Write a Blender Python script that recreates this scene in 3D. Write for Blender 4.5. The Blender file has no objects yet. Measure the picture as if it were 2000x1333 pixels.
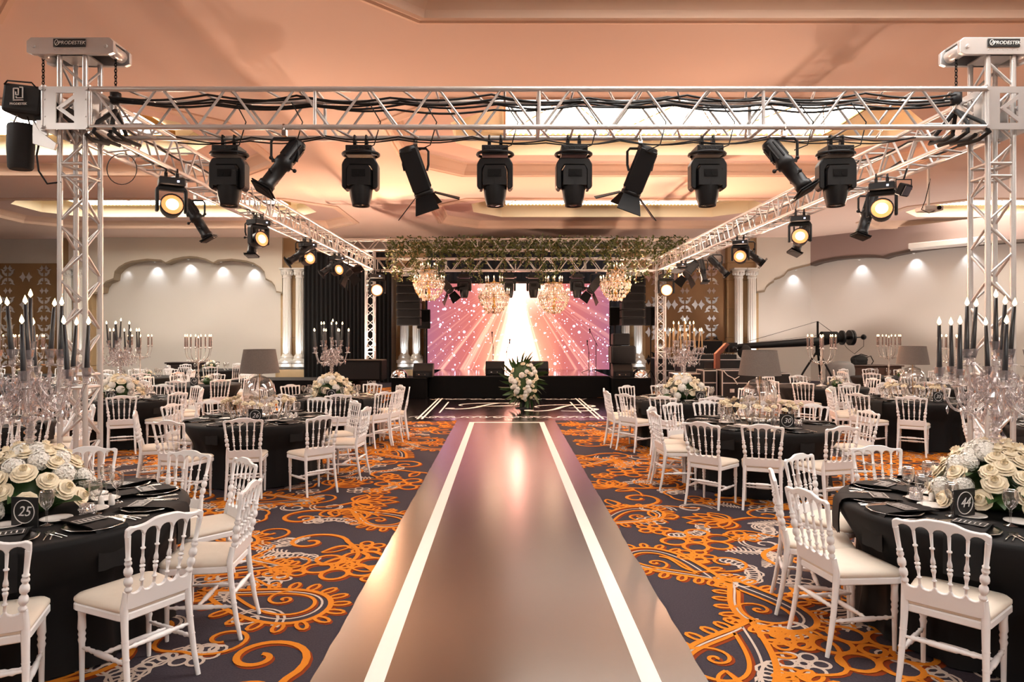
import bpy, bmesh, math, random
from math import sin, cos, pi, radians, sqrt, atan2, hypot, exp
from mathutils import Vector, Matrix, Quaternion

# ------------------------------------------------------------------ camera, world, exposure
scn = bpy.context.scene
COL = scn.collection
FPX, VPX, VPY, EYE = 1320.0, 986.0, 655.0, 1.85      # focal length (px of a 2000 px wide frame), vanishing point, eye height
cam_d = bpy.data.cameras.new('camera')
cam_d.sensor_width = 36.0
cam_d.lens = FPX * 36.0 / 2000.0
cam_d.shift_x = (1000.0 - VPX) / 2000.0
cam_d.shift_y = -(666.5 - VPY) / 2000.0
cam_d.clip_start = 0.05
cam = bpy.data.objects.new('camera', cam_d)
COL.objects.link(cam)
cam.location = (0, 0, EYE)
cam.rotation_euler = (pi / 2, 0, 0)
scn.camera = cam
world = bpy.data.worlds.new('hall_ambient')
scn.world = world
world.use_nodes = True
world.node_tree.nodes['Background'].inputs[0].default_value = (0.9, 0.72, 0.62, 1)
world.node_tree.nodes['Background'].inputs[1].default_value = 0.05
scn.view_settings.view_transform = 'Standard'
scn.view_settings.look = 'None'
scn.view_settings.gamma = 1.0
scn.view_settings.use_curve_mapping = False
scn.view_settings.exposure = 0.0
scn.cycles.caustics_reflective = False
scn.cycles.caustics_refractive = False
scn.cycles.max_bounces = 9
scn.cycles.diffuse_bounces = 4
scn.cycles.transparent_max_bounces = 16
PANEL_SIDE, PANEL_MID, PANEL_NEAR, PANEL_STAGE = 11.0, 4.5, 7.5, 2.0    # radiance of the ceiling panels, dimmed by zones
WASH_W = 44.0           # power of one side wash light
STAR_W = 1000.0
ADDED_PAR_W = 620.0            # power of one added floor uplight          # power of the two big warm lamps on the rear truss

def at(px, py, Y):       # what stands at picture point (px, py) at depth Y
    return Vector(((px - VPX) / FPX * Y, Y, EYE + (VPY - py) / FPX * Y))

# ------------------------------------------------------------------ helpers
rnd = random.Random(11)

def lin(c):
    return tuple(((x / 255.0) / 12.92 if x <= 10 else (((x / 255.0) + 0.055) / 1.055) ** 2.4) for x in c)

class MB:
    def __init__(s):
        s.v = []; s.f = []; s.m = []; s.s = []
    def add(s, vs, fs, mi=0, sm=False):
        o = len(s.v); s.v.extend([tuple(p) for p in vs])
        for f in fs:
            s.f.append(tuple(i + o for i in f)); s.m.append(mi); s.s.append(sm)
    def box(s, c, d, mi=0, M=None):
        x, y, z = c; a, b, e = d[0] / 2, d[1] / 2, d[2] / 2
        vs = [Vector((x + i * a, y + j * b, z + k * e)) for k in (-1, 1) for j in (-1, 1) for i in (-1, 1)]
        if M is not None: vs = [M @ p for p in vs]
        s.add(vs, [(0, 2, 3, 1), (4, 5, 7, 6), (0, 1, 5, 4), (2, 6, 7, 3), (0, 4, 6, 2), (1, 3, 7, 5)], mi)
    def box2(s, a, b, mi=0):
        s.box([(a[i] + b[i]) / 2 for i in range(3)], [abs(b[i] - a[i]) for i in range(3)], mi)
    def cyl(s, p0, p1, r0, r1=None, n=8, mi=0, cap=True, sm=True):
        p0 = Vector(p0); p1 = Vector(p1); r1 = r0 if r1 is None else r1
        d = (p1 - p0).normalized(); u = d.orthogonal().normalized(); w = d.cross(u)
        vs = []
        for p, r in ((p0, r0), (p1, r1)):
            for i in range(n):
                a = 2 * pi * i / n; vs.append(p + (u * cos(a) + w * sin(a)) * r)
        s.add(vs, [(i, (i + 1) % n, n + (i + 1) % n, n + i) for i in range(n)], mi, sm)
        if cap:
            s.add(vs[:n], [tuple(range(n))[::-1]], mi); s.add(vs[n:], [tuple(range(n))], mi)
    def lathe(s, prof, n=14, c=(0, 0, 0), mi=0, M=None, sm=True, squash=1.0):
        vs = []
        for r, z in prof:
            for i in range(n):
                a = 2 * pi * i / n
                p = Vector((c[0] + r * cos(a), c[1] + r * sin(a) * squash, c[2] + z))
                vs.append(M @ p if M is not None else p)
        fs = [(k * n + i, k * n + (i + 1) % n, (k + 1) * n + (i + 1) % n, (k + 1) * n + i) for k in range(len(prof) - 1) for i in range(n)]
        s.add(vs, fs, mi, sm)
        if prof[0][0] > 1e-4: s.add(vs[:n], [tuple(range(n))[::-1]], mi)
        if prof[-1][0] > 1e-4: s.add(vs[-n:], [tuple(range(n))], mi)
    def tube(s, pts, r, n=6, closed=False, mi=0, sm=True):
        pts = [Vector(p) for p in pts]; k = len(pts); R = r if isinstance(r, (list, tuple)) else [r] * k
        u = None; vs = []
        for i, p in enumerate(pts):
            if closed: d = pts[(i + 1) % k] - pts[i - 1]
            else: d = pts[min(i + 1, k - 1)] - pts[max(i - 1, 0)]
            d.normalize()
            u = d.orthogonal().normalized() if u is None else (u - d * u.dot(d)).normalized()
            w = d.cross(u)
            for j in range(n):
                a = 2 * pi * j / n; vs.append(p + (u * cos(a) + w * sin(a)) * R[i])
        m = k if closed else k - 1
        s.add(vs, [(i * n + j, i * n + (j + 1) % n, ((i + 1) % k) * n + (j + 1) % n, ((i + 1) % k) * n + j) for i in range(m) for j in range(n)], mi, sm)
        if not closed:
            s.add(vs[:n], [tuple(range(n))[::-1]], mi); s.add(vs[-n:], [tuple(range(n))], mi)
    def prism(s, poly, t0, t1, plane='xz', mi=0, M=None):
        def P(a, b, t):
            q = Vector((a, t, b)) if plane == 'xz' else (Vector((a, b, t)) if plane == 'xy' else Vector((t, a, b)))
            return M @ q if M is not None else q
        n = len(poly)
        vs = [P(a, b, t0) for a, b in poly] + [P(a, b, t1) for a, b in poly]
        fs = [tuple(range(n)), tuple(range(n, 2 * n))[::-1]] + [(i, n + i, n + (i + 1) % n, (i + 1) % n) for i in range(n)]
        s.add(vs, fs, mi)
    def sph(s, c, r, n=10, m=6, mi=0, sc=(1, 1, 1), M=None):
        prof = [(r * sin(pi * k / m), -r * cos(pi * k / m)) for k in range(m + 1)]
        vs = []
        for q, z in prof:
            for i in range(n):
                a = 2 * pi * i / n
                p = Vector((q * cos(a) * sc[0], q * sin(a) * sc[1], z * sc[2]))
                p = (M @ p if M is not None else p) + Vector(c)
                vs.append(p)
        s.add(vs, [(k * n + i, k * n + (i + 1) % n, (k + 1) * n + (i + 1) % n, (k + 1) * n + i) for k in range(m) for i in range(n)], mi, True)
    def ribbon(s, pts, w, z, mi=0, closed=False):
        k = len(pts)
        if k < 2: return
        vs = []
        W = w if isinstance(w, (list, tuple)) else [w] * k
        for i in range(k):
            a = pts[(i - 1) % k] if (closed or i > 0) else pts[i]
            b = pts[(i + 1) % k] if (closed or i < k - 1) else pts[i]
            dx, dy = b[0] - a[0], b[1] - a[1]; L = hypot(dx, dy) or 1e-6
            nx, ny = -dy / L * W[i] / 2, dx / L * W[i] / 2
            vs.append((pts[i][0] - nx, pts[i][1] - ny, z)); vs.append((pts[i][0] + nx, pts[i][1] + ny, z))
        m = k if closed else k - 1
        s.add(vs, [(2 * i, 2 * ((i + 1) % k), 2 * ((i + 1) % k) + 1, 2 * i + 1) for i in range(m)], mi)
    def mesh(s, name, mats, bevel=0.0, seg=1):
        me = bpy.data.meshes.new(name)
        me.from_pydata(s.v, [], s.f)
        for m in (mats if isinstance(mats, (list, tuple)) else [mats]): me.materials.append(m)
        me.polygons.foreach_set('material_index', s.m)
        me.polygons.foreach_set('use_smooth', s.s)
        me.update()
        if bevel > 0:
            bm = bmesh.new(); bm.from_mesh(me)
            bmesh.ops.remove_doubles(bm, verts=bm.verts, dist=1e-5)
            ed = [e for e in bm.edges if len(e.link_faces) == 2 and e.calc_face_angle(0) > 0.5]
            bmesh.ops.bevel(bm, geom=ed, offset=bevel, segments=seg, affect='EDGES', profile=0.5, clamp_overlap=True)
            bm.to_mesh(me); bm.free()
        return me

def obj(name, me, parent=None, loc=(0, 0, 0), rot=None, scale=None):
    o = bpy.data.objects.new(name, me)
    COL.objects.link(o)
    o.location = loc
    if rot is not None:
        if isinstance(rot, Quaternion):
            o.rotation_mode = 'QUATERNION'; o.rotation_quaternion = rot
        else: o.rotation_euler = rot
    if scale is not None: o.scale = (scale,) * 3 if isinstance(scale, (int, float)) else scale
    if parent is not None: o.parent = parent
    return o

def tag(o, label, cat, group=None, kind=None):
    if label: o['label'] = label
    if cat: o['category'] = cat
    if group: o['group'] = group
    if kind: o['kind'] = kind
    return o

def thing(name, label, cat, loc=(0, 0, 0), rz=0.0, group=None, rot=None):
    o = obj(name, None, None, loc, rot if rot is not None else (0, 0, rz))
    o.empty_display_size = 0.1
    return tag(o, label, cat, group)

def struct(name, me, parent=None, loc=(0, 0, 0)):
    o = obj(name, me, parent, loc)
    if parent is None: o['kind'] = 'structure'
    return o

def kit(parent, items):          # items: (name, mesh, loc, rot, scale[, children])
    out = []
    for it in items:
        o = obj(it[0], it[1], parent, *it[2:5])
        out.append(o)
        if len(it) > 5: kit(o, it[5])
    return out

ZAX = Vector((0, 0, 1))
def bar(name, me, p0, p1, parent=None):      # a unit-length mesh along Z laid from p0 to p1
    p0 = Vector(p0); d = Vector(p1) - p0
    return obj(name, me, parent, p0, ZAX.rotation_difference(d), (1, 1, d.length))

# ------------------------------------------------------------------ materials
def mat(name, col, rough=0.5, metal=0.0, var=0.0, scale=20.0, bump=0.0, emit=None, es=0.0, spec=None, col2=None, trans=0.0, detail=3.0, coat=0.0, sheen=0.0):
    m = bpy.data.materials.new(name); m.use_nodes = True
    nt = m.node_tree; b = nt.nodes['Principled BSDF']
    c = lin(col) if max(col) > 1.0 else col
    b.inputs['Base Color'].default_value = (*c, 1)
    b.inputs['Roughness'].default_value = rough
    b.inputs['Metallic'].default_value = metal
    if spec is not None: b.inputs['Specular IOR Level'].default_value = spec
    if trans: b.inputs['Transmission Weight'].default_value = trans
    if coat: b.inputs['Coat Weight'].default_value = 1.0; b.inputs['Coat Roughness'].default_value = 0.22 * coat; b.inputs['Coat IOR'].default_value = 1.6
    if sheen: b.inputs['Sheen Weight'].default_value = sheen
    if emit is not None:
        e = lin(emit) if max(emit) > 1.0 else emit
        b.inputs['Emission Color'].default_value = (*e, 1); b.inputs['Emission Strength'].default_value = es
    if var or bump:
        tc = nt.nodes.new('ShaderNodeTexCoord'); nz = nt.nodes.new('ShaderNodeTexNoise')
        nz.inputs['Scale'].default_value = scale; nz.inputs['Detail'].default_value = detail
        nt.links.new(tc.outputs['Object'], nz.inputs['Vector'])
        if var:
            mx = nt.nodes.new('ShaderNodeMix'); mx.data_type = 'RGBA'
            c2 = lin(col2) if col2 else tuple(max(0, x * (1 - var)) for x in c)
            mx.inputs[6].default_value = (*c, 1); mx.inputs[7].default_value = (*c2, 1)
            nt.links.new(nz.outputs['Fac'], mx.inputs[0]); nt.links.new(mx.outputs[2], b.inputs['Base Color'])
        if bump:
            bp = nt.nodes.new('ShaderNodeBump'); bp.inputs['Strength'].default_value = bump; bp.inputs['Distance'].default_value = 0.01
            nt.links.new(nz.outputs['Fac'], bp.inputs['Height']); nt.links.new(bp.outputs['Normal'], b.inputs['Normal'])
    return m

def thin_glass(name, tint=(1, 1, 1), refl=0.12, body=0.0, bodycol=(0.9, 0.85, 0.85)):
    m = bpy.data.materials.new(name); m.use_nodes = True
    nt = m.node_tree; nt.nodes.remove(nt.nodes['Principled BSDF']); out = nt.nodes['Material Output']
    tr = nt.nodes.new('ShaderNodeBsdfTransparent'); tr.inputs[0].default_value = (*tint, 1)
    gl = nt.nodes.new('ShaderNodeBsdfGlossy'); gl.inputs['Roughness'].default_value = 0.03
    lw = nt.nodes.new('ShaderNodeLayerWeight'); lw.inputs['Blend'].default_value = 0.35
    mr = nt.nodes.new('ShaderNodeMapRange'); mr.inputs['To Min'].default_value = refl; mr.inputs['To Max'].default_value = min(1.0, refl + 0.75)
    nt.links.new(lw.outputs['Facing'], mr.inputs['Value'])
    mx = nt.nodes.new('ShaderNodeMixShader')
    nt.links.new(mr.outputs[0], mx.inputs[0]); nt.links.new(tr.outputs[0], mx.inputs[1]); nt.links.new(gl.outputs[0], mx.inputs[2])
    last = mx
    if body:
        df = nt.nodes.new('ShaderNodeBsdfDiffuse'); df.inputs[0].default_value = (*bodycol, 1)
        m2 = nt.nodes.new('ShaderNodeMixShader'); m2.inputs[0].default_value = body
        nt.links.new(mx.outputs[0], m2.inputs[1]); nt.links.new(df.outputs[0], m2.inputs[2]); last = m2
    nt.links.new(last.outputs[0], out.inputs[0])
    return m

M = {}
M['ceiling'] = mat('ceiling_paint_warm_light', (240, 212, 196), 0.85, var=0.06, scale=0.6)  # peach cast of the warm lighting partly put into the paint colour
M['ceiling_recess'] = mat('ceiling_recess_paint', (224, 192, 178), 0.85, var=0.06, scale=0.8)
M['cornice'] = mat('cornice_plaster', (232, 200, 176), 0.7, var=0.05, scale=2)
M['cove'] = mat('cove_cream_paint', (243, 226, 192), 0.7, var=0.04, scale=2)
M['wall'] = mat('cream_wall_paint', (214, 207, 198), 0.8, var=0.07, scale=0.5)
M['arch'] = mat('beige_arch_plaster', (226, 217, 202), 0.75, var=0.12, scale=0.7)
M['arch_edge'] = mat('arch_edge_stone', (150, 134, 112), 0.7, var=0.15, scale=3)
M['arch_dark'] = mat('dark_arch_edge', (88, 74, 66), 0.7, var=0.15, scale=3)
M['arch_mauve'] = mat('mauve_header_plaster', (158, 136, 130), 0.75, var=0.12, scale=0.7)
M['tan'] = mat('tan_panel_veneer', (186, 158, 118), 0.6, var=0.2, scale=1.6)
M['brown'] = mat('brown_board_veneer', (146, 110, 72), 0.55, var=0.25, scale=2.2)
M['mirror'] = mat('mirror_piece', (225, 225, 230), 0.06, 1.0)
M['plaster'] = mat('white_column_plaster', (226, 222, 214), 0.6, var=0.06, scale=4)
M['curtain'] = mat('black_curtain', (7, 6, 7), 0.95, var=0.3, scale=5)
M['bluecurtain'] = mat('slate_curtain', (52, 58, 70), 0.9, var=0.3, scale=5)
M['black'] = mat('black_paint', (17, 16, 17), 0.6, var=0.25, scale=9, spec=0.25)
M['blackbox'] = mat('black_stage_cloth', (11, 10, 11), 0.85, var=0.3, scale=6, spec=0.15)
M['plastic'] = mat('black_fixture_plastic', (27, 27, 29), 0.42, var=0.2, scale=14, bump=0.02, spec=0.4)
M['rubber'] = mat('black_rubber_cable', (14, 14, 15), 0.6, var=0.2, scale=30)
M['nylon'] = mat('black_nylon_bag', (40, 40, 40), 0.8, var=0.25, scale=18, bump=0.15)
M['alu'] = mat('truss_aluminium', (226, 223, 221), 0.3, 0.55, var=0.15, scale=7, bump=0.03)
M['steel'] = mat('polished_cutlery_steel', (215, 212, 208), 0.18, 1.0, var=0.08, scale=30)
M['chrome'] = mat('chrome_dome', (225, 225, 228), 0.06, 1.0, var=0.04, scale=3)
M['brass'] = mat('gilt_brass', (196, 152, 84), 0.28, 1.0, var=0.15, scale=20)
M['chair'] = mat('white_lacquered_wood', (242, 240, 240), 0.25, var=0.04, scale=12)
M['cushion'] = mat('ivory_seat_fabric', (226, 214, 198), 0.7, var=0.07, scale=25, bump=0.04)
M['cloth'] = mat('black_tablecloth', (13, 11, 12), 0.75, var=0.3, scale=8, bump=0.05, spec=0.3)
M['napkin'] = mat('black_napkin', (17, 15, 16), 0.75, var=0.25, scale=30, bump=0.05, spec=0.3)
M['porcelain'] = mat('white_porcelain', (240, 234, 228), 0.15, var=0.03, scale=20)
M['card'] = mat('black_card', (20, 19, 19), 0.45, var=0.15, scale=12)
M['print'] = mat('white_print', (238, 234, 230), 0.6, var=0.03, scale=30)
M['shade'] = mat('grey_linen_shade', (128, 115, 106), 0.85, var=0.45, scale=90, bump=0.12)
M['rose'] = mat('cream_rose_petal', (250, 240, 218), 0.6, var=0.12, scale=18, col2=(240, 220, 182))
M['whitefl'] = mat('white_hydrangea_petal', (250, 247, 240), 0.6, var=0.1, scale=22, col2=(236, 230, 220))
M['leaf'] = mat('green_leaf', (62, 92, 40), 0.45, var=0.4, scale=14, col2=(30, 56, 22))
M['vine'] = mat('vine_leaf', (96, 106, 50), 0.55, var=0.5, scale=6, col2=(48, 62, 28))
M['stem'] = mat('dry_stem', (176, 132, 84), 0.6, var=0.3, scale=20)
M['greenstem'] = mat('green_stem', (104, 110, 66), 0.6, var=0.3, scale=20)
M['candle'] = mat('black_candle_wax', (30, 28, 32), 0.35, var=0.15, scale=15)
M['brcandle'] = mat('brown_candle_wax', (104, 76, 62), 0.4, var=0.15, scale=15)
M['tancandle'] = mat('tan_candle_wax', (200, 156, 104), 0.4, var=0.15, scale=15)
M['flame'] = mat('candle_flame', (255, 214, 140), 0.5, emit=(1.0, 0.72, 0.35), es=12.0)
M['bulb'] = mat('chandelier_bulb', (255, 220, 160), 0.5, emit=(1.0, 0.66, 0.34), es=5.0)
M['lamp'] = mat('warm_lamp_lens', (255, 200, 150), 0.3, emit=(1.0, 0.66, 0.40), es=2.6)
M['lamp_rim'] = mat('orange_lamp_rim', (255, 150, 80), 0.3, emit=(1.0, 0.36, 0.12), es=1.2)
M['star'] = mat('bright_warm_lamp_lens', (255, 210, 160), 0.3, emit=(1.0, 0.70, 0.45), es=9.0)
M['lens'] = mat('dark_lens', (22, 24, 30), 0.08, var=0.2, scale=5)
M['display'] = mat('fixture_display', (200, 205, 255), 0.3, emit=(0.75, 0.8, 1.0), es=2.5)
M['case'] = mat('flight_case_laminate', (22, 21, 23), 0.5, var=0.3, scale=10)
M['wood'] = mat('dark_sideboard_wood', (86, 52, 34), 0.45, var=0.35, scale=4)
M['darkwood'] = mat('espresso_sideboard_wood', (48, 34, 30), 0.45, var=0.35, scale=4)
M['grey'] = mat('grey_dust_cover', (150, 148, 146), 0.8, var=0.15, scale=5, bump=0.2)
M['whitemetal'] = mat('white_enamel', (232, 228, 222), 0.4, var=0.05, scale=6)
M['yellowtape'] = mat('yellow_tape', (190, 196, 60), 0.5, var=0.1, scale=10)
M['red'] = mat('red_plastic', (170, 40, 30), 0.4, var=0.1, scale=10)
M['orangepost'] = mat('terracotta_painted_post', (112, 62, 44), 0.6, var=0.2, scale=5)
M['tape'] = mat('white_floor_stripe', (236, 226, 220), 0.45, var=0.04, scale=3)
M['led'] = mat('cool_downlight', (235, 240, 255), 0.4, emit=(0.9, 0.95, 1.0), es=8.0)
M['glass'] = thin_glass('clear_glass', (0.97, 0.96, 0.95), 0.06)
M['dome'] = thin_glass('lamp_glass', (0.95, 0.93, 0.91), 0.12, 0.05)
M['crystal'] = thin_glass('crystal', (0.95, 0.9, 0.9), 0.24, 0.13, (0.98, 0.93, 0.93))
M['chimney'] = thin_glass('candle_chimney_glass', (0.97, 0.95, 0.94), 0.05)
M['pale_crystal'] = thin_glass('pale_crystal', (0.97, 0.9, 0.85), 0.28, 0.34, (1.0, 0.86, 0.76))

# carpet: slate ground with two-tone flecks, tuft relief
def carpet_mat(name, col, col2, sc=220):
    return mat(name, col, 0.95, var=0.5, scale=sc, bump=0.25, col2=col2, detail=2, spec=0.1)
M['carpet'] = carpet_mat('carpet_slate', (74, 66, 72), (50, 46, 54), 90)
M['carpet_orange'] = carpet_mat('carpet_orange', (222, 140, 46), (196, 112, 30))
M['carpet_rust'] = carpet_mat('carpet_rust', (150, 66, 28), (120, 50, 24))
M['carpet_white'] = carpet_mat('carpet_ivory', (214, 196, 180), (178, 160, 150))
M['runner'] = mat('glossy_taupe_vinyl', (40, 30, 27), 0.23, var=0.10, scale=1.3, bump=0.03, spec=0.2, detail=2, coat=1.0)
M['dance'] = mat('glossy_dance_vinyl', (20, 17, 20), 0.2, var=0.10, scale=1.3, bump=0.02, spec=0.2, detail=2, coat=0.65)

# unit meshes that many parts share
def unit_tube(name, r, m, n=8):
    b = MB(); b.cyl((0, 0, 0), (0, 0, 1), r, n=n); return b.mesh(name, m)
U_CHORD = unit_tube('chord_tube', 0.0245, M['alu'], 12)
U_BRACE = unit_tube('brace_tube', 0.0125, M['alu'], 8)
U_RUNG = unit_tube('rung_tube', 0.0165, M['alu'], 8)
# ------------------------------------------------------------------ the room
H = 5.75
BACK, FRONT, LEFT, RIGHT = 27.4, -6.5, -22.0, 25.3
CORNX, CORNY = 12.4, 27.4                     # where the back wall turns towards the camera
ANG = Vector((2.3, -2.9, 0)).normalized()     # run of the angled wall
ANGL = (RIGHT - CORNX) / ANG.x
ANGE = Vector((CORNX, CORNY, 0)) + ANG * ANGL

def slab(name, a, b, m, label):
    q = MB(); q.box2(a, b)
    o = struct(name, q.mesh(name, m)); o['label'] = label
    return o
floor = slab('floor', (LEFT, FRONT, -0.1), (RIGHT, BACK + 0.2, 0), M['carpet'], 'slate carpet floor with orange and ivory scrolls and flowers')
slab('wall_back', (LEFT, BACK, 0), (CORNX, BACK + 0.2, H), M['wall'], 'cream back wall behind the stage')
slab('wall_left', (LEFT - 0.2, FRONT, 0), (LEFT, BACK, H), M['wall'], 'cream side wall of the hall')
slab('wall_right', (RIGHT, FRONT, 0), (RIGHT + 0.2, ANGE.y, H), M['wall'], 'cream side wall beyond the angled wall')
slab('wall_front', (LEFT, FRONT - 0.2, 0), (RIGHT, FRONT, H), M['wall'], 'cream wall at the near end of the hall')
q = MB()
nrm = Vector((-ANG.y, ANG.x, 0))
c0 = Vector((CORNX, CORNY, 0))
q.prism([(c0.x, c0.y), (ANGE.x, ANGE.y), (ANGE.x + nrm.x * .2, ANGE.y + nrm.y * .2), (c0.x + nrm.x * .2, c0.y + nrm.y * .2)], 0, H, 'xy')
struct('wall_angled', q.mesh('wall_angled', M['wall']))['label'] = 'cream angled wall under a dark scalloped edge'

# ceiling with long octagonal coffers
CX = (-10.9, 3.55, 18.0); CY = (21.9, 13.8, 5.7, -2.4)
OX, OY, OC = 5.7, 2.55, 1.15       # outer opening: half size, chamfer
IX, IY, IC = 4.6, 1.65, 0.95       # inner opening
def octo(cx, cy, hx, hy, c):
    return [(cx - hx + c, cy - hy), (cx + hx - c, cy - hy), (cx + hx, cy - hy + c), (cx + hx, cy + hy - c),
            (cx + hx - c, cy + hy), (cx - hx + c, cy + hy), (cx - hx, cy + hy - c), (cx - hx, cy - hy + c)]
q = MB()
def flat(poly, z, mi=0): q.add([(a, b, z) for a, b in poly], [tuple(range(len(poly)))], mi)
cellx = 7.225; celly = 4.05
for cx in CX:
    for cy in CY:
        o = octo(cx, cy, OX, OY, OC); x0, x1, y0, y1 = cx - cellx, cx + cellx, cy - celly, cy + celly
        flat([(x0, y0), (x1, y0), o[1], o[0]], H); flat([(x1, y0), o[2], o[1]], H); flat([(x1, y0), (x1, y1), o[3], o[2]], H)
        flat([(x1, y1), o[4], o[3]], H); flat([(x1, y1), (x0, y1), o[5], o[4]], H); flat([(x0, y1), o[6], o[5]], H)
        flat([(x0, y1), (x0, y0), o[7], o[6]], H); flat([(x0, y0), o[0], o[7]], H)
xl, xr, yt = CX[0] - cellx, CX[2] + cellx, CY[0] + celly
flat([(LEFT, FRONT), (xl, FRONT), (xl, BACK), (LEFT, BACK)], H)
flat([(xl, yt), (xr, yt), (xr, BACK), (xl, BACK)], H)
ceiling = struct('ceiling', q.mesh('ceiling', M['ceiling']))
ceiling['label'] = 'ceiling with long octagonal coffers, peach of warm light put into its paint'
def ring(mb, pa, za, pb, zb, mi=0):
    n = len(pa)
    mb.add([(a, b, za) for a, b in pa] + [(a, b, zb) for a, b in pb], [(i, (i + 1) % n, n + (i + 1) % n, n + i) for i in range(n)], mi)
cor = MB()          # stepped cornice round the outer opening
for (d0, z0), (d1, z1) in zip([(-.16, 0), (-.16, -.03), (-.10, -.045), (-.08, -.02), (-.02, -.05), (.03, -.04), (.05, .05), (.14, .16), (.16, .20)],
                              [(-.16, -.03), (-.10, -.045), (-.08, -.02), (-.02, -.05), (.03, -.04), (.05, .05), (.14, .16), (.16, .20), (.2, .22)]):
    ring(cor, octo(0, 0, OX - d0, OY - d0, OC - d0 * .41), z0, octo(0, 0, OX - d1, OY - d1, OC - d1 * .41), z1)
ME_CORN = cor.mesh('cornice', M['cornice'])
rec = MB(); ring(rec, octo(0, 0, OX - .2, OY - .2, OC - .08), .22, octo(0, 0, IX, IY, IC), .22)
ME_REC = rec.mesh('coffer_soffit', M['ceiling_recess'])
cov = MB(); ring(cov, octo(0, 0, IX, IY, IC), .22, octo(0, 0, IX, IY, IC), .66)
cov.add([(a, b, .66) for a, b in octo(0, 0, IX, IY, IC)], [tuple(range(8))])
ME_COVE = cov.mesh('coffer_cove', M['cove'])
PX, PY = 3.55, 1.2
PZ = {}
for zn, L_ in (('side', PANEL_SIDE), ('mid', PANEL_MID), ('near', PANEL_NEAR), ('stage', PANEL_STAGE)): PZ[zn] = mat('lit_crystal_panel_' + zn, (255, 246, 232), 0.5, emit=((1.0, 0.985, 0.97) if zn == 'near' else (1.0, 0.94, 0.85)), es=L_)
pn = MB()
pn.box((0, 0, 0), (PX * 2, PY * 2, .05))
for i in range(60):                     # pleated prismatic underside
    x = -PX + (i + .5) * PX * 2 / 60
    pn.cyl((x, -PY, -.03), (x, PY, -.03), .028, n=5, cap=False)
PZ = {k: pn.mesh('lit_panel', v) for k, v in PZ.items()}
fr = MB()
for s in (-1, 1):
    fr.box((0, s * PY, -.04), (PX * 2 + .06, .04, .1)); fr.box((s * PX, 0, -.04), (.04, PY * 2, .1))
for i in range(6):
    x0, x1 = -PX + i * PX / 3, -PX + (i + 1) * PX / 3
    fr.tube([(x0, -PY if i % 2 else PY, -.075), (x1, PY if i % 2 else -PY, -.075)], .014, 4)
ME_PFRAME = fr.mesh('light_frame', M['brass'])
colw = ('beyond the left truss', 'over the aisle', 'beyond the right truss')
roww = ('row nearest the stage', 'second row from the stage', 'third row from the stage', 'row behind the near tower')
for i, cx in enumerate(CX):
    for j, cy in enumerate(CY):
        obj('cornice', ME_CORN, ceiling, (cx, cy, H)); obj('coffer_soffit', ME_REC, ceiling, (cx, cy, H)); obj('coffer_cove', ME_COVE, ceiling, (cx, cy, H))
        t = thing('ceiling_light', 'long lit ceiling light %s, %s' % (colw[i], roww[j]), 'ceiling light', (cx, cy, H + .63), group='ceiling lights in the coffers')
        kit(t, [('lit_panel', PZ[('stage' if i == 1 else 'side') if j == 0 else (('mid' if i == 1 else 'side') if j == 1 else 'near')], (0, 0, -.03)), ('light_frame', ME_PFRAME, (0, 0, 0))])

# scalloped arch headers over the white wall bays
def header(name, pts, Y0, Y1, x0, x1, zt, label):
    lower = sorted(pts)
    q = MB()
    for a, b in zip(lower[:-1], lower[1:]):                     # front and back skins between neighbouring points
        if b[0] - a[0] < 1e-6: continue
        q.add([(a[0], Y0, a[1]), (b[0], Y0, b[1]), (b[0], Y0, zt), (a[0], Y0, zt)], [(0, 1, 2, 3)], 0)
    for a, b in zip(pts[:-1], pts[1:]):
        q.add([(a[0], Y0 - .02, a[1]), (b[0], Y0 - .02, b[1]), (b[0], Y1, b[1]), (a[0], Y1, a[1])], [(0, 1, 2, 3)], 1)
        q.add([(a[0], Y0 - .02, a[1]), (b[0], Y0 - .02, b[1]), (b[0], Y0 - .02, b[1] + .07), (a[0], Y0 - .02, a[1] + .07)], [(0, 1, 2, 3)], 1)
    for x in (lower[0], lower[-1]):
        q.add([(x[0], Y0, x[1]), (x[0], Y1, x[1]), (x[0], Y1, zt), (x[0], Y0, zt)], [(0, 1, 2, 3)], 0)
    o = struct(name, q.mesh(name, [M['arch'], M['arch_edge']])); o['label'] = label
    return o
apx = [(190, 574), (198, 572), (201, 561), (207, 553), (222, 547), (224, 534), (232, 525), (245, 517), (258, 513), (288, 509), (315, 511), (324, 516),
       (339, 509), (357, 505), (371, 504), (385, 505), (402, 509), (417, 516), (426, 511), (453, 509), (483, 513), (496, 517), (509, 525), (517, 534),
       (519, 547), (531, 553), (537, 561), (540, 572), (551, 574)]
AY = 26.95
lp = [(at(a, b, AY).x, at(a, b, AY).z) for a, b in apx]
lp = [(-17.4, lp[0][1])] + lp
header('trim_1', lp, AY, BACK, 0, 0, H, 'beige scalloped arch header over the white wall bay')
rp = [(1478, 573), (1493, 571), (1497, 562), (1503, 557), (1511, 552), (1512, 548), (1522, 545), (1531, 540), (1538, 531), (1550, 527), (1566, 523), (1583, 519)]
lp = [(at(a, b, AY).x, at(a, b, AY).z) for a, b in rp]
header('trim_2', lp, AY, BACK, 0, 0, H, 'beige arch header starting beside the white fluted columns')
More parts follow.
